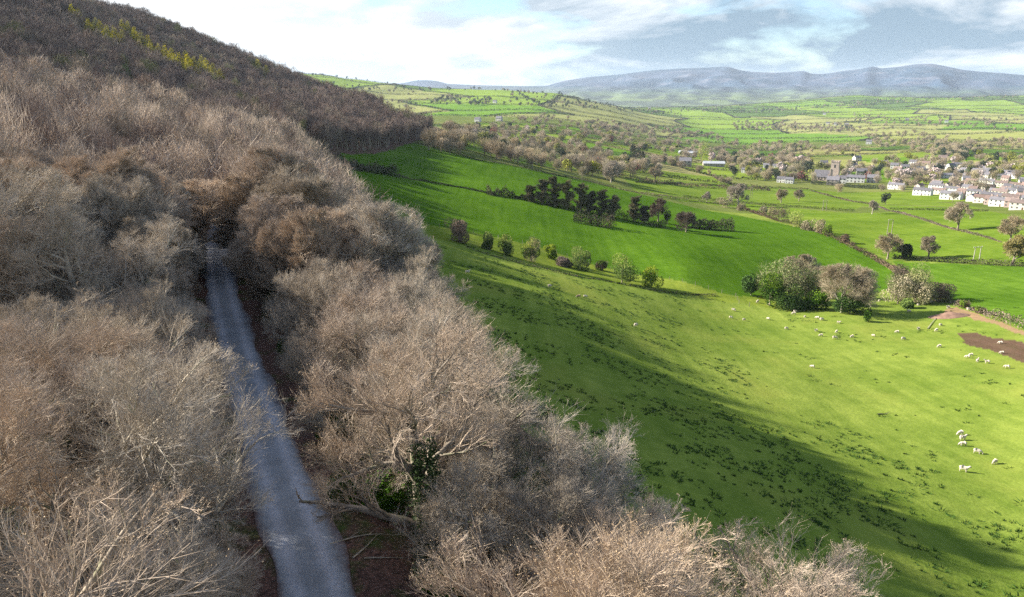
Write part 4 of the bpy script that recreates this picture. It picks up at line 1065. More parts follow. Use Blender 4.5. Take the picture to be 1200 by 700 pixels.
# rush tussocks: beyond counting
def rushes():
    r = np.random.default_rng(33); g = G()
    n = 60000
    px = r.uniform(470, 1260, n); py = r.uniform(282, 720, n)
    # sown over the ground, not the picture: even per square metre
    X = r.uniform(-25, 130, n); Y = r.uniform(28, 215, n)
    P = np.c_[X, Y, ground(X, Y)]; x, y, d = project(P)
    s = contour_s(X, Y)
    clump = waves(X, Y, 16, 71) + .7 * waves(X, Y, 6, 72) + .35 * waves(X, Y, 2.5, 74)
    # thick on the damp slope below the belt and in the lower right hollow
    a = .34 * np.exp(-(((x - 960) / 230) ** 2 + ((y - 590) / 85) ** 2)) + .24 * np.exp(-(((x - 1190) / 80) ** 2 + ((y - 640) / 40) ** 2)) + .22 * np.exp(-(((x - 600) / 130) ** 2 + ((y - 370) / 80) ** 2)) \
        + .20 * np.exp(-(((x - 800) / 170) ** 2 + ((y - 480) / 100) ** 2)) + .13
    a = np.where((y < 420) & (x > 800), .07, a); a = np.where((y > 400) & (y < 500) & (x > 880), .03, a); a = np.where((x > 1100) & (y > 440) & (y < 600), .07, a)
    k = (d > 5) & (s > wood_edge(Y) - 2) & (clump > .62 - a * 1.9) & (r.uniform(0, 1, n) < .12 + a * .62)
    k &= ~in_poly(X, Y, NEAR_POLYS[1][2]) & ~in_poly(X, Y, NEAR_POLYS[0][2]) & ~in_poly(X, Y, NEAR_POLYS[7][2]) & (y > 285 + np.clip((x - 540) * .23, 0, 60))
    P = P[k]; m = len(P); print('rush tufts', m)
    nb = 16
    h = r.uniform(.10, .27, m); w = np.clip(r.lognormal(-1.3, .6, m), .08, 1.0)
    a1 = r.uniform(0, 6.283, (m, nb)); q = np.sqrt(r.uniform(0, 1, (m, nb))) * w[:, None]
    base = P[:, None] + np.stack([np.cos(a1) * q, np.sin(a1) * q, q * 0 - .03], -1)
    tip = base + np.stack([np.cos(a1) * q * .9, np.sin(a1) * q * .9, h[:, None] * r.uniform(.6, 1.1, (m, nb))], -1)
    g.cones(base.reshape(-1, 3), tip.reshape(-1, 3), r.uniform(.03, .07, m * nb), 3)
    tag(link('rushes', g.mesh('rushes', [M['rush']])), 'dark green rush tussocks scattered over the pasture', 'rushes', kind='stuff')
rushes()

# ------------------------------------------------------------------ sheep
def sheep_mesh(kind):
    """one continuous skinned body: neck and head down to graze, or raised"""
    if kind == 'grazing': head = [(.42, 0, .66), (.60, 0, .50), (.70, 0, .28), (.79, 0, .12)]; hr = [.19, .125, .10, .055]
    else: head = [(.42, 0, .74), (.55, 0, .90), (.64, 0, .98), (.82, 0, .90)]; hr = [.18, .115, .105, .055]
    v = [(0, 0, .62), (-.28, 0, .63), (-.46, 0, .60), (-.56, 0, .52), (.25, 0, .62)]; rad = [.265, .27, .20, .06, .245]
    e = [(0, 1), (1, 2), (2, 3), (0, 4)]
    prev = 4
    for p, r_ in zip(head, hr): v.append(p); rad.append(r_); e.append((prev, len(v) - 1)); prev = len(v) - 1
    hidx = len(v) - 2
    for s in (-1, 1):
        v.append((v[hidx][0] - .02, s * .13, v[hidx][2] + .05)); rad.append(.03); e.append((hidx, len(v) - 1))
        for x0, x1, x2, att in ((.30, .30, .32, 4), (-.38, -.43, -.40, 1)):
            i = len(v); v += [(x0, s * .13, .42), (x1, s * .135, .22), (x2, s * .135, .02)]; rad += [.10, .05, .04]; e += [(att, i), (i, i + 1), (i + 1, i + 2)]
    me = bpy.data.meshes.new('sheep'); me.from_pydata(v, e, [])
    o = bpy.data.objects.new('tmp_sheep', me); COL.objects.link(o)
    m = o.modifiers.new('skin', 'SKIN'); m.use_smooth_shade = True
    for i, sv in enumerate(me.skin_vertices[0].data): sv.radius = (rad[i], rad[i]); sv.use_root = (i == 0)
    o.modifiers.new('sub', 'SUBSURF').levels = 1
    dg = bpy.context.evaluated_depsgraph_get(); out = bpy.data.meshes.new_from_object(o.evaluated_get(dg)); out.name = 'sheep_body'
    bpy.data.objects.remove(o)
    out.materials.append(M['wool']); out.materials.append(M['sheepface'])
    hx = Vector(head[-1]); hb = Vector(head[-2])
    for p in out.polygons:
        if (p.center - hx).length < .2 or (p.center - hb).length < .13 or (p.center.z < .24 and p.center.x < .55): p.material_index = 1
    return out
SHEEP = {k: sheep_mesh(k) for k in ('grazing', 'standing')}
def C6(a, b): return (840 + a / 3.18, 340 + b / 3.18)
flock = {}
UP = 'white sheep grazing on the upper sunlit pasture below the big copse'
LW = [(C6(356, 290), 'white sheep grazing alone in the middle of the sunlit pasture'), (C6(907, 540), 'sheep at the top of the small group in the lower right pasture'), (C6(915, 559), 'second sheep down in the group of three close together at lower right'),
      (C6(917, 581), 'third sheep down in the group of three close together at lower right'), (C6(970, 610), 'white sheep walking just right of the close group of three'), (C6(1035, 647), 'rightmost sheep of the lower right pasture group'), (C6(919, 677), 'lowest white sheep in the picture, below the small group'),
      ((548, 321), 'lone white sheep near the edge of the wood belt'), ((644, 337), 'white sheep grazing below the yellow green hawthorn bush'), ((686, 349), 'white sheep below the right end of the bush row'), ((678, 349), 'brown sheep beside a white one below the bush row'), ((745, 383), 'white sheep on the slope left of the big copse')]
for xy in [(152, 47), (194, 58), (62, 78), (52, 106), (101, 114), (192, 111), (259, 147), (287, 92), (291, 84), (328, 103), (375, 108), (390, 114), (454, 125), (370, 155), (388, 173), (446, 159), (439, 183), (504, 177), (584, 174)]: LW.append((C6(*xy), None))
for xy in [(672, 160), (694, 186), (751, 149), (818, 154), (829, 214), (605, 45), (715, 84), (750, 59), (795, 46), (802, 47), (833, 134)]: LW.append((C6(*xy), 1))
for xy in [(1057, 201), (1062, 238), (947, 246), (934, 254), (971, 268), (1007, 274), (1081, 292)]: LW.append((C6(*xy), 2))
for xy in [(1135, 364), (1145, 366), (1111, 362)]: LW.append((xy, 3))
RS = random.Random(12)
for i, (xy, lb) in enumerate(LW):
    p = hit(*xy); k = 'grazing' if RS.random() < .7 else 'standing'
    o = link('sheep', SHEEP[k], loc=p - [0, 0, .03]); o.rotation_euler = (0, 0, RS.choice([0, math.pi]) + RS.uniform(-.8, .8)); sc = RS.uniform(.68, .9); o.scale = (sc,) * 3
    grp = 'sheep grazing the pasture'
    if lb is None: lb = UP; grp = 'sheep below the big copse'
    elif lb == 1: lb = 'white sheep on the pasture between the big copse and the earth heap'; grp = 'sheep right of the big copse'
    elif lb == 2: lb = 'white sheep near the patch of bare brown earth'; grp = 'sheep by the bare earth'
    elif lb == 3: lb = 'white sheep beside the earth farm track and its hedge'; grp = 'sheep by the farm track'
    if lb.startswith('brown'): me = SHEEP[k].copy(); me.materials[0] = M['haw_brown']; o.data = me
    tag(o, lb, 'sheep', grp)
# ------------------------------------------------------------------ valley: trees, hedgerows, village
VK = {}
def valley_proto(kind, mat, leafy, seed, n=560, R=6.6, H=12.0):
    r = np.random.default_rng(seed); t, c = G(), G()
    stem(t, H, .3, r, sides=5, limbs=4, R=R * .8, z0=2.2)
    if leafy: leafy_crown(c, n, R, H, 1.0, 1.25, r, lobes=8)
    else:
        sliver_crown(c, int(n * 1.7), R, H, .8, 2.0, .09, r, lobes=8)
        c.leaves(lobed_points(n // 3, R * .93, H * .95, .6, r, 8, .3)[0], r.uniform(.25, .5, n // 3), r)
    VK.setdefault(kind, []).append((t, c, mat))
    PROTO[('v', kind, len(VK[kind]) - 1)] = {'H': H, 'trunk': t.mesh('trunk', [M['bark']]), 'crown': c.mesh('crown', [M[mat]])}
for i in range(3):
    valley_proto('brown', 'v_brown', False, 700 + i); valley_proto('tan', 'v_tan', False, 710 + i)
    valley_proto('yellow', 'v_yell', True, 720 + i, 560, 5.6, 10); valley_proto('dark', 'v_dark', True, 730 + i, 620, 5.4, 12)
    valley_proto('red', 'v_red', True, 740 + i, 560, 5.6, 11); valley_proto('blossom', 'v_blossom', True, 750 + i, 420, 4.4, 7)
MIX = {'w': (('brown', 70), ('tan', 16), ('yellow', 6), ('dark', 6), ('red', 2)), 'v': (('brown', 34), ('tan', 28), ('yellow', 16), ('dark', 13), ('red', 3), ('blossom', 6)),
       'd': (('dark', 80), ('brown', 20)), 'p': (('brown', 88), ('dark', 12)), 't': (('tan', 60), ('brown', 30), ('yellow', 10)), 'y': (('yellow', 65), ('tan', 25), ('dark', 10))}
REG = [  # outline, how many, mix, where
    ([(487, 176), (500, 162), (560, 154), (620, 154), (680, 165), (735, 195), (722, 216), (690, 211), (620, 197), (560, 185)], 150, 'w', 'behind the upper green field'),
    ([(488, 160), (500, 152), (600, 150), (690, 160), (690, 168), (600, 158)], 45, 'v', 'in the brown wood across the mid valley'),
    ([(715, 212), (735, 186), (780, 186), (800, 190), (796, 200), (745, 206)], 50, 'v', 'beside the stone farmhouse'),
    ([(800, 186), (870, 184), (950, 192), (955, 214), (870, 212), (850, 203), (855, 196)], 120, 'v', 'among the white cottages left of the church'),
    ([(600, 140), (650, 135), (720, 152), (800, 165), (850, 178), (800, 184), (740, 178), (660, 162)], 135, 'w', 'in the brown wood across the mid valley'),
    ([(500, 123), (520, 113), (575, 116), (574, 126)], 75, 'd', 'in the dark spinney on the far left hill'),
    ([(590, 124), (600, 107), (660, 112), (720, 121), (800, 131), (800, 137), (700, 129), (650, 127)], 170, 'd', 'in the dark wood on the valley crest'),
    ([(690, 143), (850, 158), (850, 166), (690, 151)], 130, 'p', 'in the long purple brown plantation'),
    ([(470, 103), (640, 106), (800, 128), (800, 131), (640, 109), (470, 106)], 70, 'd', 'on the crest of the far hill'),
    ([(350, 86), (470, 97), (470, 99), (350, 88)], 16, 'd', 'on the skyline of the far left hill'),
    ([(860, 143), (1000, 148), (1000, 156), (860, 154)], 170, 'p', 'in the dark wood band beyond the village'),
    ([(1000, 152), (1060, 150), (1150, 180), (1130, 196), (1090, 182), (1020, 172)], 130, 't', 'in the wood climbing behind the village'),
    ([(1095, 172), (1150, 176), (1152, 190), (1100, 186)], 45, 'd', 'in the dark clump behind the village'),
    ([(955, 200), (1040, 190), (1100, 182), (1205, 188), (1205, 213), (1100, 213), (1062, 224), (1035, 218), (1010, 214)], 170, 'v', 'between the village houses'),
    ([(840, 166), (920, 168), (1005, 174), (1005, 183), (900, 178), (840, 177)], 110, 't', 'in the bushy band of hedgerow trees'),
    ([(800, 178), (950, 184), (950, 196), (800, 190)], 70, 'w', 'in the wood left of the church'),
    ([(1000, 136), (1200, 140), (1200, 151), (1000, 148)], 110, 'p', 'in the dark wood band beyond the village'),
    ([(960, 124), (1000, 119), (1060, 115), (1150, 113), (1205, 112), (1205, 115), (1100, 118), (1000, 127)], 240, 'd', 'in the dark forest along the far ridge'),
    ([(800, 126), (900, 128), (960, 124), (1000, 124), (900, 133), (800, 132)], 160, 'd', 'in the dark forest along the far ridge'),
    ([(1150, 186), (1230, 184), (1230, 206), (1160, 206)], 50, 'y', 'at the right edge beyond the estate'),
    ([(1040, 168), (1100, 160), (1200, 165), (1200, 180), (1100, 178)], 40, 't', 'in the bushy band of hedgerow trees'),
    ([(350, 95), (480, 106), (490, 112), (420, 108), (350, 101)], 40, 'd', 'in the far hedgerows beyond the hill wood'),
    ([(400, 120), (490, 118), (490, 150), (420, 128)], 40, 'v', 'in the far hedgerows beyond the hill wood'),
]
VR = np.random.default_rng(90)
cand = []
for poly, n, mix, where in REG:
    pl = np.array(poly, float); lo, hi = pl.min(0), pl.max(0)
    xs = VR.uniform(lo[0], hi[0], n * 14); ys = VR.uniform(lo[1], hi[1], n * 14)
    n = int(n * (1.6 if 'upper green' in where else .95)); k = in_poly(xs, ys, pl); xs, ys = xs[k][:n], ys[k][:n]
    W = hit(xs, ys); names = [a for a, _ in MIX[mix]]; pr = np.array([b for _, b in MIX[mix]], float); pr /= pr.sum()
    for w in W:
        cand.append((w, names[VR.choice(len(names), p=pr)], where, VR.uniform(8, 13.5)))
# trees standing in the hedgerows
for e in EDGES1 + EDGES2:
    L = np.hypot(*(e[1] - e[0]))
    for _ in range(VR.poisson(L / (130 if L < 260 else 330))):
        f = VR.uniform(); q = e[0] + (e[1] - e[0]) * f; z_ = float(ground(q[0], q[1])); x, y, d = project(np.array([q[0], q[1], z_]))
        if 330 < x < 1230 and d > 0 and (q[1] > 1100 or float(contour_s(q[0], q[1])) > 80) and np.hypot(*q) < 6500:
            cand.append((np.array([q[0], q[1], z_]), ['brown', 'tan', 'dark', 'yellow'][VR.choice(4, p=[.5, .25, .15, .1])], 'in the hedgerows of the valley fields', VR.uniform(6, 11)))
okc = [c for c in cand if (c[0][1] > 1100 or float(contour_s(c[0][0], c[0][1])) > 62) and np.hypot(c[0][0], c[0][1]) > 420]
dist = np.array([np.hypot(c[0][0], c[0][1]) for c in okc]); order = np.argsort(dist / np.array([c[3] for c in okc]))
KN = {'brown': ('bare brown tree', 'winter_tree'), 'tan': ('pale tan budding tree', 'budding_tree'), 'yellow': ('yellow green tree in spring leaf', 'spring_tree'), 'dark': ('dark evergreen tree', 'evergreen_tree'), 'red': ('copper red tree', 'copper_tree'), 'blossom': ('pale blossom tree', 'blossom_tree')}
cnt = {}; mass = []
for i in order:
    w, kind, where, h = okc[i]; cnt[kind] = cnt.get(kind, 0) + 1
    lim_ = {'brown': 190, 'tan': 120, 'yellow': 80, 'dark': 90, 'red': 14, 'blossom': 24}[kind]
    if cnt[kind] <= lim_ and dist[i] < 2600:
        nm = KN[kind]
        place_tree(('v', kind, int(VR.integers(3))), nm[1], nm[0] + ' ' + where, 'tree', w - [0, 0, .2], h, VR.uniform(0, 6.28), nm[0] + 's ' + where, VR.uniform(.85, 1.15))
    else: mass.append((w, kind, h, dist[i]))
print('valley individuals', sum(cnt.values()) - len(mass), 'mass', len(mass))
def distant_woodland():
    g = G(); kinds = list(VK); mats = [M['bark']] + [M[VK[k][0][2]] for k in kinds]
    for w, kind, h, d in mass:
        t, c, _ = VK[kind][int(VR.integers(3))]
        V = np.concatenate(c.v) * (h / 12.0) * np.array([1.1, 1.1, 1.0])
        keep_n = 1.0 if d < 1800 else (.6 if d < 3500 else .4)
        a = VR.uniform(0, 6.28); V = V @ np.array([[math.cos(a), -math.sin(a), 0], [math.sin(a), math.cos(a), 0], [0, 0, 1]]).T + w
        q = np.concatenate(c.q) if c.q else None; tt = np.concatenate(c.t) if c.t else None
        if q is not None: q = q[:int(len(q) * keep_n)]
        if tt is not None: tt = tt[:int(len(tt) * keep_n)]
        g.add(V, quads=q, tris=tt, mat=1 + kinds.index(kind))
    tag(link('distant_woodland', g.mesh('distant_woodland', mats)), 'far off woods and hedgerow trees across the valley', 'woodland', kind='stuff')
distant_woodland()
# the tall narrow poplar
r = np.random.default_rng(3); t, c = G(), G(); stem(t, 16, .25, r, limbs=0); leafy_crown(c, 500, 1.9, 17, .6, .8, r, lobes=7)
p = hit(506, 145); H = pxh(p, 15); root = empty('poplar_tree', p, 0, H / 17); tag(root, 'tall narrow tan poplar standing alone in the far pale fields', 'tree'); link('trunk', t.mesh('trunk', [M['bark']]), root); link('crown', c.mesh('crown', [M['v_tan']]), root)

# hedgerows round the valley fields
def open_ground(line): return ((contour_s(line[:, 0], line[:, 1]) > 85) | (line[:, 1] > 1100)).all()
hr = 0
for i, e in enumerate(EDGES1):
    w = np.c_[e, [0, 0]]; line = resample(w, 8.0); x, y, d = project(line)
    if not open_ground(line) or (x < 380).all() or (x > 1240).all() or np.hypot(*e[0]) < 560: continue
    mid = project(line[len(line) // 2])
    if 940 < mid[0] < 1230 and 183 < mid[1] < 250: continue
    o = line[len(line) // 2].copy(); hr += 1
    ob = link('hedge', hedge_mesh('hedge', line, 3.6, 3.0, 3.2, .95, [M['hedge'], M['hedge_br']] if i % 3 else [M['hedge_br'], M['hedge_br']], i, o, .1, .6), loc=o)
    tag(ob, 'brown and green hedge dividing the pale fields in the middle of the valley', 'hedge', 'hedges of the middle valley fields')
print('valley hedges', hr)
def far_hedges():
    g = G(); r = np.random.default_rng(6)
    for i, e in enumerate(EDGES2):
        line = resample(np.c_[e, [0, 0]], 30.0); x, y, d = project(line)
        if not open_ground(line) or (x < 330).all() or (x > 1240).all() or (d < 0).any(): continue
        seg = np.linalg.norm(np.diff(line[:, :2], axis=0), axis=1); cum = np.r_[0, np.cumsum(seg)]; n = int(cum[-1] * 3.0); t = r.uniform(0, cum[-1], n)
        c = np.c_[np.interp(t, cum, line[:, 0]), np.interp(t, cum, line[:, 1])] + r.normal(0, 1.6, (n, 2)); z_ = ground(c[:, 0], c[:, 1]) + r.uniform(.2, 4.6, n)
        g.leaves(np.c_[c, z_], r.uniform(1.6, 3.2, n), r, 0)
    tag(link('distant_hedgerows', g.mesh('distant_hedgerows', [M['hedge_far']])), 'far off hedgerows dividing the patchwork of fields', 'hedgerows', kind='stuff')
far_hedges()

# ------------------------------------------------------------------ houses
HOUSE = {}
def house_proto(key, L, W, eave, ridge, wall, roof, nwin=4, chimneys=1, storeys=2):
    root = empty('house', (0, 0, 0))
    g = G(); x, y = L / 2, W / 2
    V = [(-x, -y, -1.2), (x, -y, -1.2), (x, y, -1.2), (-x, y, -1.2), (-x, -y, eave), (x, -y, eave), (x, y, eave), (-x, y, eave), (-x, 0, ridge), (x, 0, ridge)]
    g.add(V, quads=[(0, 1, 5, 4), (2, 3, 7, 6), (1, 2, 6, 5), (3, 0, 4, 7)], tris=[(5, 6, 9), (7, 4, 8)]); link('wall', g.mesh('wall', [M[wall]]), root)
    g = G(); ov = .35; sl = (ridge - eave) / y
    for s in (-1, 1):
        e = [(-x - ov, s * (y + ov), eave - ov * sl + .05), (x + ov, s * (y + ov), eave - ov * sl + .05), (x + ov, 0, ridge + .05), (-x - ov, 0, ridge + .05)]
        up = [(a, b, c + .2) for a, b, c in e]
        g.add(e + up, quads=[(0, 1, 2, 3), (7, 6, 5, 4), (0, 4, 5, 1), (1, 5, 6, 2), (3, 2, 6, 7), (0, 3, 7, 4)])
    rf = link('roof', g.mesh('roof', [M[roof]]), root)
    for k in range(chimneys):
        g = G(); cx = (x - .6) * (1 if k == 0 else -1); g.box(cx - .45, cx + .45, -.4, .4, ridge - .8, ridge + 1.2); g.box(cx - .52, cx + .52, -.47, .47, ridge + 1.2, ridge + 1.35)
        for d in (-.2, .2): g.tubes(np.array([[[cx + d, 0, ridge + 1.35], [cx + d, 0, ridge + 1.55], [cx + d, 0, ridge + 1.75]]]), np.full((1, 3), .13), 6)
        link('chimney', g.mesh('chimney', [M['wall_pink']]), rf)
    for side in (-1, 1):
        for st in range(storeys):
            for k in range(nwin):
                wx = -x + L * (k + .5) / nwin
                if st == 0 and k == nwin // 2 and side == -1:
                    g = G(); g.box(wx - .48, wx + .48, side * y - .04 if side > 0 else -y - .06, side * y + .06 if side > 0 else -y + .04, .05, 2.1); link('door', g.mesh('door', [M['door']]), root); continue
                g = G(); z0 = .95 + st * 2.6; yy = side * y
                g.box(wx - .6, wx + .6, yy - .03, yy + .03, z0, z0 + 1.15); g.box(wx - .68, wx + .68, yy - .06, yy + .06, z0 - .1, z0 - .01, 1); g.box(wx - .03, wx + .03, yy - .045, yy + .045, z0, z0 + 1.15, 1)
                link('window', g.mesh('window', [M['glass'], M['wall_white']]), root)
    HOUSE[key] = [root, False]
house_proto('terrace_white', 17, 7, 5.2, 7.4, 'wall_white', 'slate', 5, 2)
house_proto('terrace_pink', 14, 7, 5.2, 7.4, 'wall_cream', 'tile', 4, 1)
house_proto('white', 9.5, 7, 5.0, 7.6, 'wall_white', 'slate', 3, 1)
house_proto('cream', 10, 7.5, 5.0, 7.8, 'wall_cream', 'slate', 3, 2)
house_proto('stone', 11, 7.5, 5.2, 8.2, 'stone', 'slate', 3, 2)
house_proto('pink', 9, 7.5, 5.0, 7.7, 'wall_pink', 'tile', 3, 1)
house_proto('barn', 24, 9, 3.4, 5.6, 'stone', 'metal_roof', 4, 0, 1)
house_proto('hall', 28, 11, 5, 7.4, 'wall_white', 'slate', 6, 0)
DESC = {'terrace_white': 'white', 'terrace_pink': 'cream', 'white': 'white', 'cream': 'cream', 'stone': 'grey stone', 'pink': 'pinkish brick', 'barn': 'grey', 'hall': 'white'}
placed = []
def house(px, py, key, rz, label, cat='house', group=None, scale=1.0, name=None, tol=9.0):
    p = hit(px, py)
    if tol and any(np.hypot(*(p - q)[:2]) < tol for q in placed): return
    placed.append(p)
    e = HOUSE[key]; o = copy_tree(e[0]) if e[1] else e[0]; e[1] = True
    o.location = p + [0, 0, .15]; o.rotation_euler = (0, 0, rz); o.scale = (scale,) * 3
    if name: o.name = name
    tag(o, label, cat); o['group'] = group if group else label
    if not group: del o['group']
HRG = random.Random(31)
A0 = -.85
# rows of the estate
UN = [(1050, 222, 'terrace_white', 'long white house at the left end of the estate'), (1081, 229, 'terrace_white', 'long white terrace nearest the bright field at the edge of the estate'), (1114, 234, 'terrace_white', 'second long white terrace along the field edge of the estate')]
for x, y, k, l in UN: house(x, y, k, A0, l, 'terrace', None, .85)
for x, y, k in [(1077, 222, 'terrace_pink'), (1097, 222, 'terrace_white'), (1110, 221, 'terrace_pink'), (1100, 228, 'terrace_pink'), (1115, 226, 'terrace_white'), (1130, 229, 'terrace_pink'), (1129, 222, 'terrace_white'), (1124, 233, 'pink'),
                (1140, 236, 'terrace_white'), (1151, 238, 'terrace_pink'), (1161, 240, 'pink'), (1173, 242, 'terrace_white'), (1185, 243, 'pink'), (1196, 246, 'terrace_pink'), (1143, 230, 'terrace_white'), (1152, 230, 'pink'), (1160, 234, 'terrace_white'), (1171, 230, 'terrace_pink'),
                (1172, 236, 'white'), (1188, 229, 'terrace_white'), (1184, 237, 'terrace_pink'), (1196, 236, 'pink'), (1148, 222, 'terrace_pink'), (1160, 224, 'pink'), (1156, 216, 'terrace_white'), (1173, 219, 'terrace_pink'), (1181, 223, 'white'), (1190, 221, 'terrace_pink'), (1198, 226, 'terrace_white'),
                (1120, 217, 'pink'), (1138, 216, 'terrace_pink'), (1210, 240, 'terrace_white'), (1212, 248, 'pink'), (1205, 232, 'pink'), (1214, 224, 'terrace_pink'), (1200, 215, 'white'), (1140, 226, 'pink'), (1122, 224, 'pink'), (1165, 229, 'white'), (1178, 227, 'pink')]:
    house(x, y, k, A0 + HRG.uniform(-.06, .06) + (math.pi / 2 if HRG.random() < .12 else 0), DESC[k] + (' terrace in the rows of the estate' if 'terrace' in k else ' house in the rows of the estate'), 'house', DESC[k] + ' houses of the estate', .74, tol=6.5)
for _ in range(90):
    x = HRG.uniform(1092, 1226); y = HRG.uniform(196, 232)
    if y > 196 + (x - 1092) * .1 + 26: continue
    k = HRG.choice(['white', 'white', 'pink', 'cream', 'cream', 'stone', 'terrace_white']); house(x, y, k, A0 + HRG.uniform(-.5, .5) + HRG.choice([0, 0, math.pi / 2]), DESC[k] + ' house in the upper part of the estate', 'house', DESC[k] + ' houses of the upper estate', .8, tol=12)
house(1159, 208, 'hall', A0 + .15, 'largest white building with grey roof behind the estate', 'school', None, 1.2)
house(1104, 209, 'hall', -.2, 'long white terrace among the trees behind the estate', 'terrace', None, .8)
house(1113, 200, 'white', .5, 'white gabled house among the trees above the estate', 'house', None, 1.2)
house(1127, 196, 'hall', -.3, 'pale long building half hidden by trees above the estate', 'building', None, .8)
house(1104, 190, 'pink', -.4, 'pinkish house highest among the trees at the back of the village', 'house', None, 1.3)
house(1157, 195, 'barn', -.1, 'grey low building at the back of the village by yellow green trees', 'building', None, 1.0)
for x, y in [(1052, 203), (1060, 200), (1066, 206), (1072, 199), (1078, 203), (1084, 206), (1058, 207), (1089, 200), (1048, 198), (1096, 203), (1085, 196), (1070, 194)]:
    k = HRG.choice(['pink', 'cream', 'stone', 'cream', 'white']); house(x, y, k, HRG.uniform(-1, .6), DESC[k] + ' house among the trees right of the church', 'house', DESC[k] + ' houses right of the church', 1.05)
for x, y, k, rz, l in [(1002, 214, 'terrace_white', -.5, 'long white cottage in front of the church'), (985, 215, 'white', -.5, 'white gabled cottage at the left end of the church cottages'), (1009, 206, 'stone', -.4, 'grey stone house with dark roof right of the church'), (1000, 199, 'white', .4, 'white gabled house behind the long white cottage'),
                       (965, 195, 'white', -.2, 'white house just behind the church nave'), (1022, 214, 'cream', -.5, 'small cream cottage right of the long white cottage'), (976, 217, 'stone', -.6, 'dark roofed cottage half hidden by the tall hedge'), (1004, 189, 'cream', .2, 'cream house at the corner of the field above the church'),
                       (1035, 195, 'white', -.3, 'white house among trees at the field above the church'), (990, 207, 'cream', .9, 'cream house close to the foot of the church tower')]:
    house(x, y, k, rz, l, 'cottage', None, 1.1, tol=5)
for x, y, k, l in [(898, 197, 'white', 'leftmost white cottage left of the church'), (909, 198, 'white', 'second white cottage left of the church'), (918, 199, 'cream', 'cream cottage beside the white cottages'), (876, 203, 'terrace_white', 'long white cottage behind the dark hedge'), (888, 202, 'white', 'white cottage right of the long one behind the hedge'),
                   (932, 200, 'white', 'small white cottage nearest the church on its left'), (915, 214, 'white', 'white shed by the pale vehicles below the cottages'), (925, 215, 'white', 'low white building among bare trees below the cottages')]:
    house(x, y, k, -.5, l, 'cottage', None, .85, tol=5)
house(803, 195, 'stone', -.35, 'grey stone farmhouse beside the golden tree', 'farmhouse', None, 1.35)
house(836, 195, 'barn', -.12, 'long low barn right of the stone farmhouse', 'barn', None, 1.2)
for x, y, k, l in [(580, 121, 'white', 'tiny white cottage by the dark spinney on the far hill'), (560, 143, 'white', 'white farm cottage in the far pale fields'), (585, 142, 'cream', 'cream farm cottage in the far pale fields'), (761, 128, 'cream', 'far cottage under the crest woods'), (806, 182, 'barn', 'pale shed at the end of the bright strip field'),
                   (966, 135, 'white', 'far white farmhouse below the ridge forest'), (970, 146, 'white', 'left one of the far white farm buildings in the valley'), (979, 147, 'white', 'middle one of the far white farm buildings in the valley'), (992, 148, 'cream', 'right one of the far white farm buildings in the valley'), (1018, 169, 'white', 'white farmhouse at the edge of the large pale field'),
                   (1063, 142, 'stone', 'far stone house among trees on the right hill'), (1109, 144, 'white', 'far white cottage on the right hill'), (428, 124, 'pink', 'far pinkish house beyond the dark hillside wood')]:
    house(x, y, k, -.5, l, 'cottage', None, 1.25, tol=0)
bush(822, 191, 22, 20, 'haw_tip', 'v_yell', 'golden tree in leaf right of the stone farmhouse', 760, cat='tree', n=900, size=.8, name='spring_tree')
bush(741, 190, 20, 11, 'v_dark', None, 'dark conifer left of the stone farmhouse', 761, cat='tree', n=900, size=.9, name='evergreen_tree')
bush(750, 190, 15, 14, 'v_dark', None, 'rounded dark evergreen beside the dark conifer', 762, cat='tree', n=700, size=.9, name='evergreen_tree')
bush(945, 203, 14, 18, 'v_dark', None, 'large dark yew tree left of the church', 763, cat='tree', n=900, size=.9, name='yew_tree')
bush(931, 201, 12, 14, 'v_dark', None, 'second dark yew tree further left of the church', 764, cat='tree', n=700, size=.9, name='yew_tree')
bush(571, 164, 14, 14, 'v_dark', None, 'dark evergreen beside the copper red tree in the mid valley', 765, cat='tree', n=700, size=.9, name='evergreen_tree')
bush(578, 163, 13, 13, 'v_red', None, 'copper red tree in the middle valley wood', 766, cat='tree', n=700, size=.9, name='copper_tree')
bush(505, 166, 12, 10, 'v_red', None, 'rust red tree at the left of the valley wood', 767, cat='tree', n=600, size=.9, name='copper_tree')
bush(1143, 224, 17, 32, 'v_tan', None, 'broad olive brown tree in the middle of the estate', 768, cat='tree', n=1500, size=.6, brown='v_brown', name='budding_tree')
bush(1121, 222, 15, 18, 'v_brown', None, 'brown tree left of the broad tree in the estate', 769, cat='tree', n=1000, size=.6, brown='v_brown', name='winter_tree')

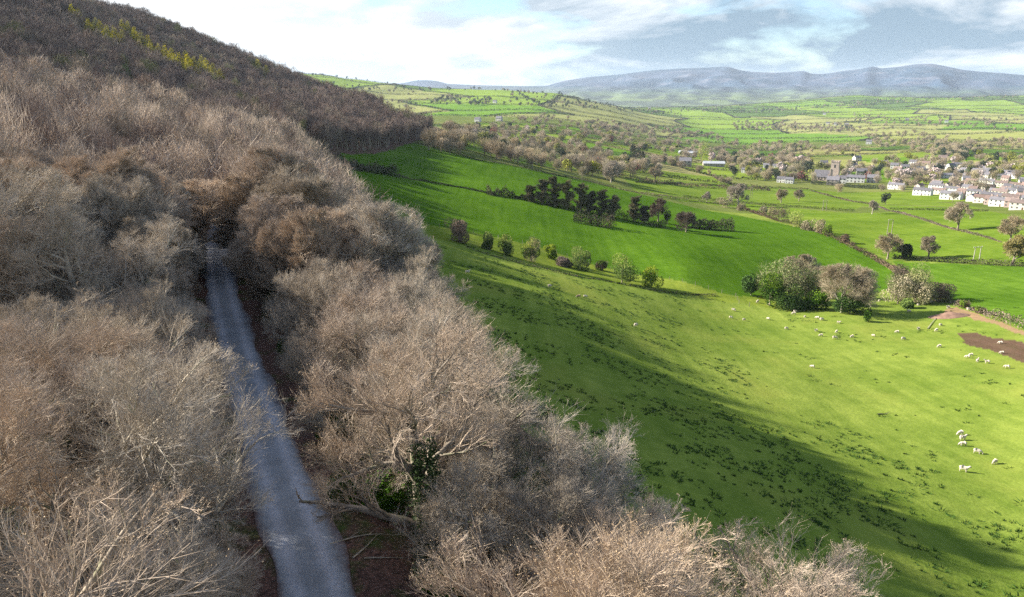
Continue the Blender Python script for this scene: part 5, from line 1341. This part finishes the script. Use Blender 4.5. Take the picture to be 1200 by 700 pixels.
def church():
    p = hit(977, 212); k = 1.15
    root = empty('church', p, -.55, k); tag(root, 'stone church with square battlemented tower and slate nave', 'church')
    tower = G(); tower.box(-3.6, 3.6, -3.6, 3.6, -1.5, 19); tower.box(-3.85, 3.85, -3.85, 3.85, 18.2, 18.6)
    for s in (-1, 1):
        for t_ in (-1, 1): tower.box(s * 3.6 - .45, s * 3.6 + .45, t_ * 3.6 - .45, t_ * 3.6 + .45, -1.5, 12)
    tw = link('tower', tower.mesh('tower', [M['church']]), root)
    b = G()
    for i in range(5):
        x = -3.7 + i * 1.85
        for s in (-1, 1):
            b.box(x - .5, x + .5, s * 3.72 - .25, s * 3.72 + .25, 19.02, 20.1); b.box(s * 3.72 - .25, s * 3.72 + .25, x - .5 + .002, x + .5 - .002, 19.02, 20.08)
    link('battlement', b.mesh('battlement', [M['church']]), tw)
    for nx, ny in ((0, -1), (-1, 0), (1, 0), (0, 1)):
        g = G(); c = np.array([nx, ny]) * 3.61
        g.box(c[0] - (.7 if ny else .06), c[0] + (.7 if ny else .06), c[1] - (.7 if nx else .06), c[1] + (.7 if nx else .06), 13.2, 16.2); link('belfry_window', g.mesh('belfry_window', [M['glass']]), tw)
    for nm, (x0, x1, y0, y1, ev, rg) in {'nave': (-19, -4, -4, 3.4, 5.5, 10), 'aisle': (-17.5, -5, -9.5, -4.02, 4.4, 8)}.items():
        ym = (y0 + y1) / 2; g = G()
        g.add([(x0, y0, -1.5), (x1, y0, -1.5), (x1, y1, -1.5), (x0, y1, -1.5), (x0, y0, ev), (x1, y0, ev), (x1, y1, ev), (x0, y1, ev), (x0, ym, rg), (x1, ym, rg)],
              quads=[(0, 1, 5, 4), (2, 3, 7, 6), (1, 2, 6, 5), (3, 0, 4, 7)], tris=[(5, 6, 9), (7, 4, 8)]); wl = link(nm, g.mesh(nm, [M['church']]), root)
        g = G()
        for y_ in (y0 - .4, y1 + .4):
            dz = -.4 * (rg - ev) / ((y1 - y0) / 2); e = [(x0 + .3, y_, ev + dz + .06), (x1, y_, ev + dz + .06), (x1, ym, rg + .06), (x0 + .3, ym, rg + .06)]; up = [(a, b_, c_ + .22) for a, b_, c_ in e]
            g.add(e + up, quads=[(0, 1, 2, 3), (7, 6, 5, 4), (0, 4, 5, 1), (1, 5, 6, 2), (3, 2, 6, 7), (0, 3, 7, 4)])
        link('roof', g.mesh('roof', [M['slate']]), wl)
        for wx in np.linspace(x0 + 2, x1 - 2, 4):
            g = G(); g.box(wx - .5, wx + .5, y0 - .05, y0 + .05, 1.4, 3.8); link('window', g.mesh('window', [M['glass']]), wl)
        g = G(); g.box(x0 - .05, x0 + .05, ym - .9, ym + .9, 2, 5.2); link('window', g.mesh('window', [M['glass']]), wl)
church()
# ------------------------------------------------------------------ sky, sun, air, camera
SUN_AZ, SUN_EL = -72.0, 25.5     # degrees; azimuth clockwise from the view direction
def build_world():
    w = bpy.data.worlds.new('World'); SC.world = w; w.use_nodes = True
    nt = w.node_tree; nt.nodes.clear()
    out = N(nt, 'ShaderNodeOutputWorld')
    sky = N(nt, 'ShaderNodeTexSky'); sky.sky_type = 'NISHITA'; sky.sun_disc = False
    sky.sun_elevation = math.radians(SUN_EL); sky.sun_rotation = math.radians(SUN_AZ)
    sky.air_density = 1.0; sky.dust_density = .2; sky.ozone_density = 1.5
    b1 = N(nt, 'ShaderNodeBackground', Strength=.07); nt.links.new(mixc(nt, 1.0, sky.outputs[0], (.76, .88, 1.06), 'MULTIPLY'), b1.inputs['Color'])
    tc = N(nt, 'ShaderNodeTexCoord'); v = tc.outputs['Generated']
    mp = N(nt, 'ShaderNodeMapping'); nt.links.new(v, mp.inputs['Vector']); mp.inputs['Scale'].default_value = (1, 1, 3.4); mp.inputs['Location'].default_value = CLOUD_OFF
    def puffy(vec, scale, dist, rough):
        n = N(nt, 'ShaderNodeTexNoise', Scale=scale, Detail=10, Roughness=rough, Distortion=dist); nt.links.new(vec, n.inputs['Vector']); return n.outputs['Fac']
    fac = ramp(nt, puffy(mp.outputs[0], 5.0, .25, .56), .35, .46)
    mp2 = N(nt, 'ShaderNodeMapping'); nt.links.new(v, mp2.inputs['Vector']); mp2.inputs['Scale'].default_value = (1, 1, 3.6); mp2.inputs['Location'].default_value = SHADE_OFF
    sh = ramp(nt, puffy(mp2.outputs[0], 3.3, .35, .6), .33, .56)
    # cloud bases turn grey away from the sun, white towards it
    dt = N(nt, 'ShaderNodeVectorMath', operation='DOT_PRODUCT'); nt.links.new(v, dt.inputs[0])
    a, e = math.radians(SUN_AZ), math.radians(SUN_EL)
    dt.inputs[1].default_value = (math.sin(a) * math.cos(e), math.cos(a) * math.cos(e), math.sin(e))
    tow = ramp(nt, dt.outputs['Value'], .92, .15)
    sm = N(nt, 'ShaderNodeMath', operation='MULTIPLY'); nt.links.new(sh, sm.inputs[0]); nt.links.new(tow, sm.inputs[1])
    cc = mixc(nt, sm.outputs[0], (1.0, 1.0, 1.0), (.22, .31, .395))
    b2 = N(nt, 'ShaderNodeBackground', Strength=CLOUD_STR); nt.links.new(cc, b2.inputs['Color'])
    sz = N(nt, 'ShaderNodeSeparateXYZ'); nt.links.new(v, sz.inputs[0])
    clear = N(nt, 'ShaderNodeMapRange'); nt.links.new(sz.outputs['Z'], clear.inputs['Value'])   # broken cloud low down, blue overhead
    for k_, v_ in (('From Min', .16), ('From Max', .45), ('To Min', 1), ('To Max', .25)): clear.inputs[k_].default_value = v_
    fm = N(nt, 'ShaderNodeMath', operation='MULTIPLY'); nt.links.new(fac, fm.inputs[0]); nt.links.new(clear.outputs[0], fm.inputs[1]); fac = fm.outputs[0]
    mx = N(nt, 'ShaderNodeMixShader'); nt.links.new(fac, mx.inputs[0]); nt.links.new(b1.outputs[0], mx.inputs[1]); nt.links.new(b2.outputs[0], mx.inputs[2])
    nt.links.new(mx.outputs[0], out.inputs['Surface'])
CLOUD_OFF = (.3, .1, .0); SHADE_OFF = (.7, .2, .3); CLOUD_STR = .52
build_world()
ld = bpy.data.lights.new('sun', 'SUN'); ld.energy = 5.0; ld.angle = math.radians(.55); ld.color = (1, .93, .82)
so = bpy.data.objects.new('sun', ld); COL.objects.link(so)
_a, _e = math.radians(SUN_AZ), math.radians(SUN_EL)
so.rotation_euler = Vector((math.sin(_a) * math.cos(_e), math.cos(_a) * math.cos(_e), math.sin(_e))).to_track_quat('Z', 'Y').to_euler()
so.location = (-60, 20, CZ + 60)

HAZE = 4.0e-5
if HAZE:
    g = G().box(-15000, 15000, -2600, 15800, -320, CZ + 275)
    hm = bpy.data.materials.new('haze'); hm.use_nodes = True; nt = hm.node_tree; nt.nodes.clear()
    o_ = N(nt, 'ShaderNodeOutputMaterial'); pv = N(nt, 'ShaderNodeVolumePrincipled')
    pv.inputs['Color'].default_value = (.72, .86, 1, 1); pv.inputs['Density'].default_value = HAZE; pv.inputs['Anisotropy'].default_value = .1
    for k_ in ('Density Attribute', 'Color Attribute', 'Temperature Attribute'): pv.inputs[k_].default_value = ''
    hm.cycles.homogeneous_volume = True
    nt.links.new(pv.outputs[0], o_.inputs['Volume'])
    h = link('haze', g.mesh('haze', [hm])); tag(h, kind='stuff')

cam = bpy.data.cameras.new('camera'); cam.sensor_width = 36; cam.lens = 18 / (600 / F)
cam.clip_start = .2; cam.clip_end = 60000
co = bpy.data.objects.new('camera', cam); COL.objects.link(co)
co.location = (0, 0, CZ); co.rotation_euler = (math.pi / 2 - PIT, 0, 0)
SC.camera = co
SC.view_settings.view_transform = 'Standard'; SC.view_settings.look = 'None'; SC.view_settings.exposure = 1.6; SC.view_settings.gamma = 1
SC.view_settings.use_curve_mapping = False
SC.cycles.use_denoising = False
SC.cycles.filter_width = 1.5; SC.cycles.sample_clamp_indirect = 2.0
SC.cycles.max_bounces = 4; SC.cycles.diffuse_bounces = 2; SC.cycles.transparent_max_bounces = 4; SC.cycles.volume_bounces = 0
SC.cycles.use_adaptive_sampling = False
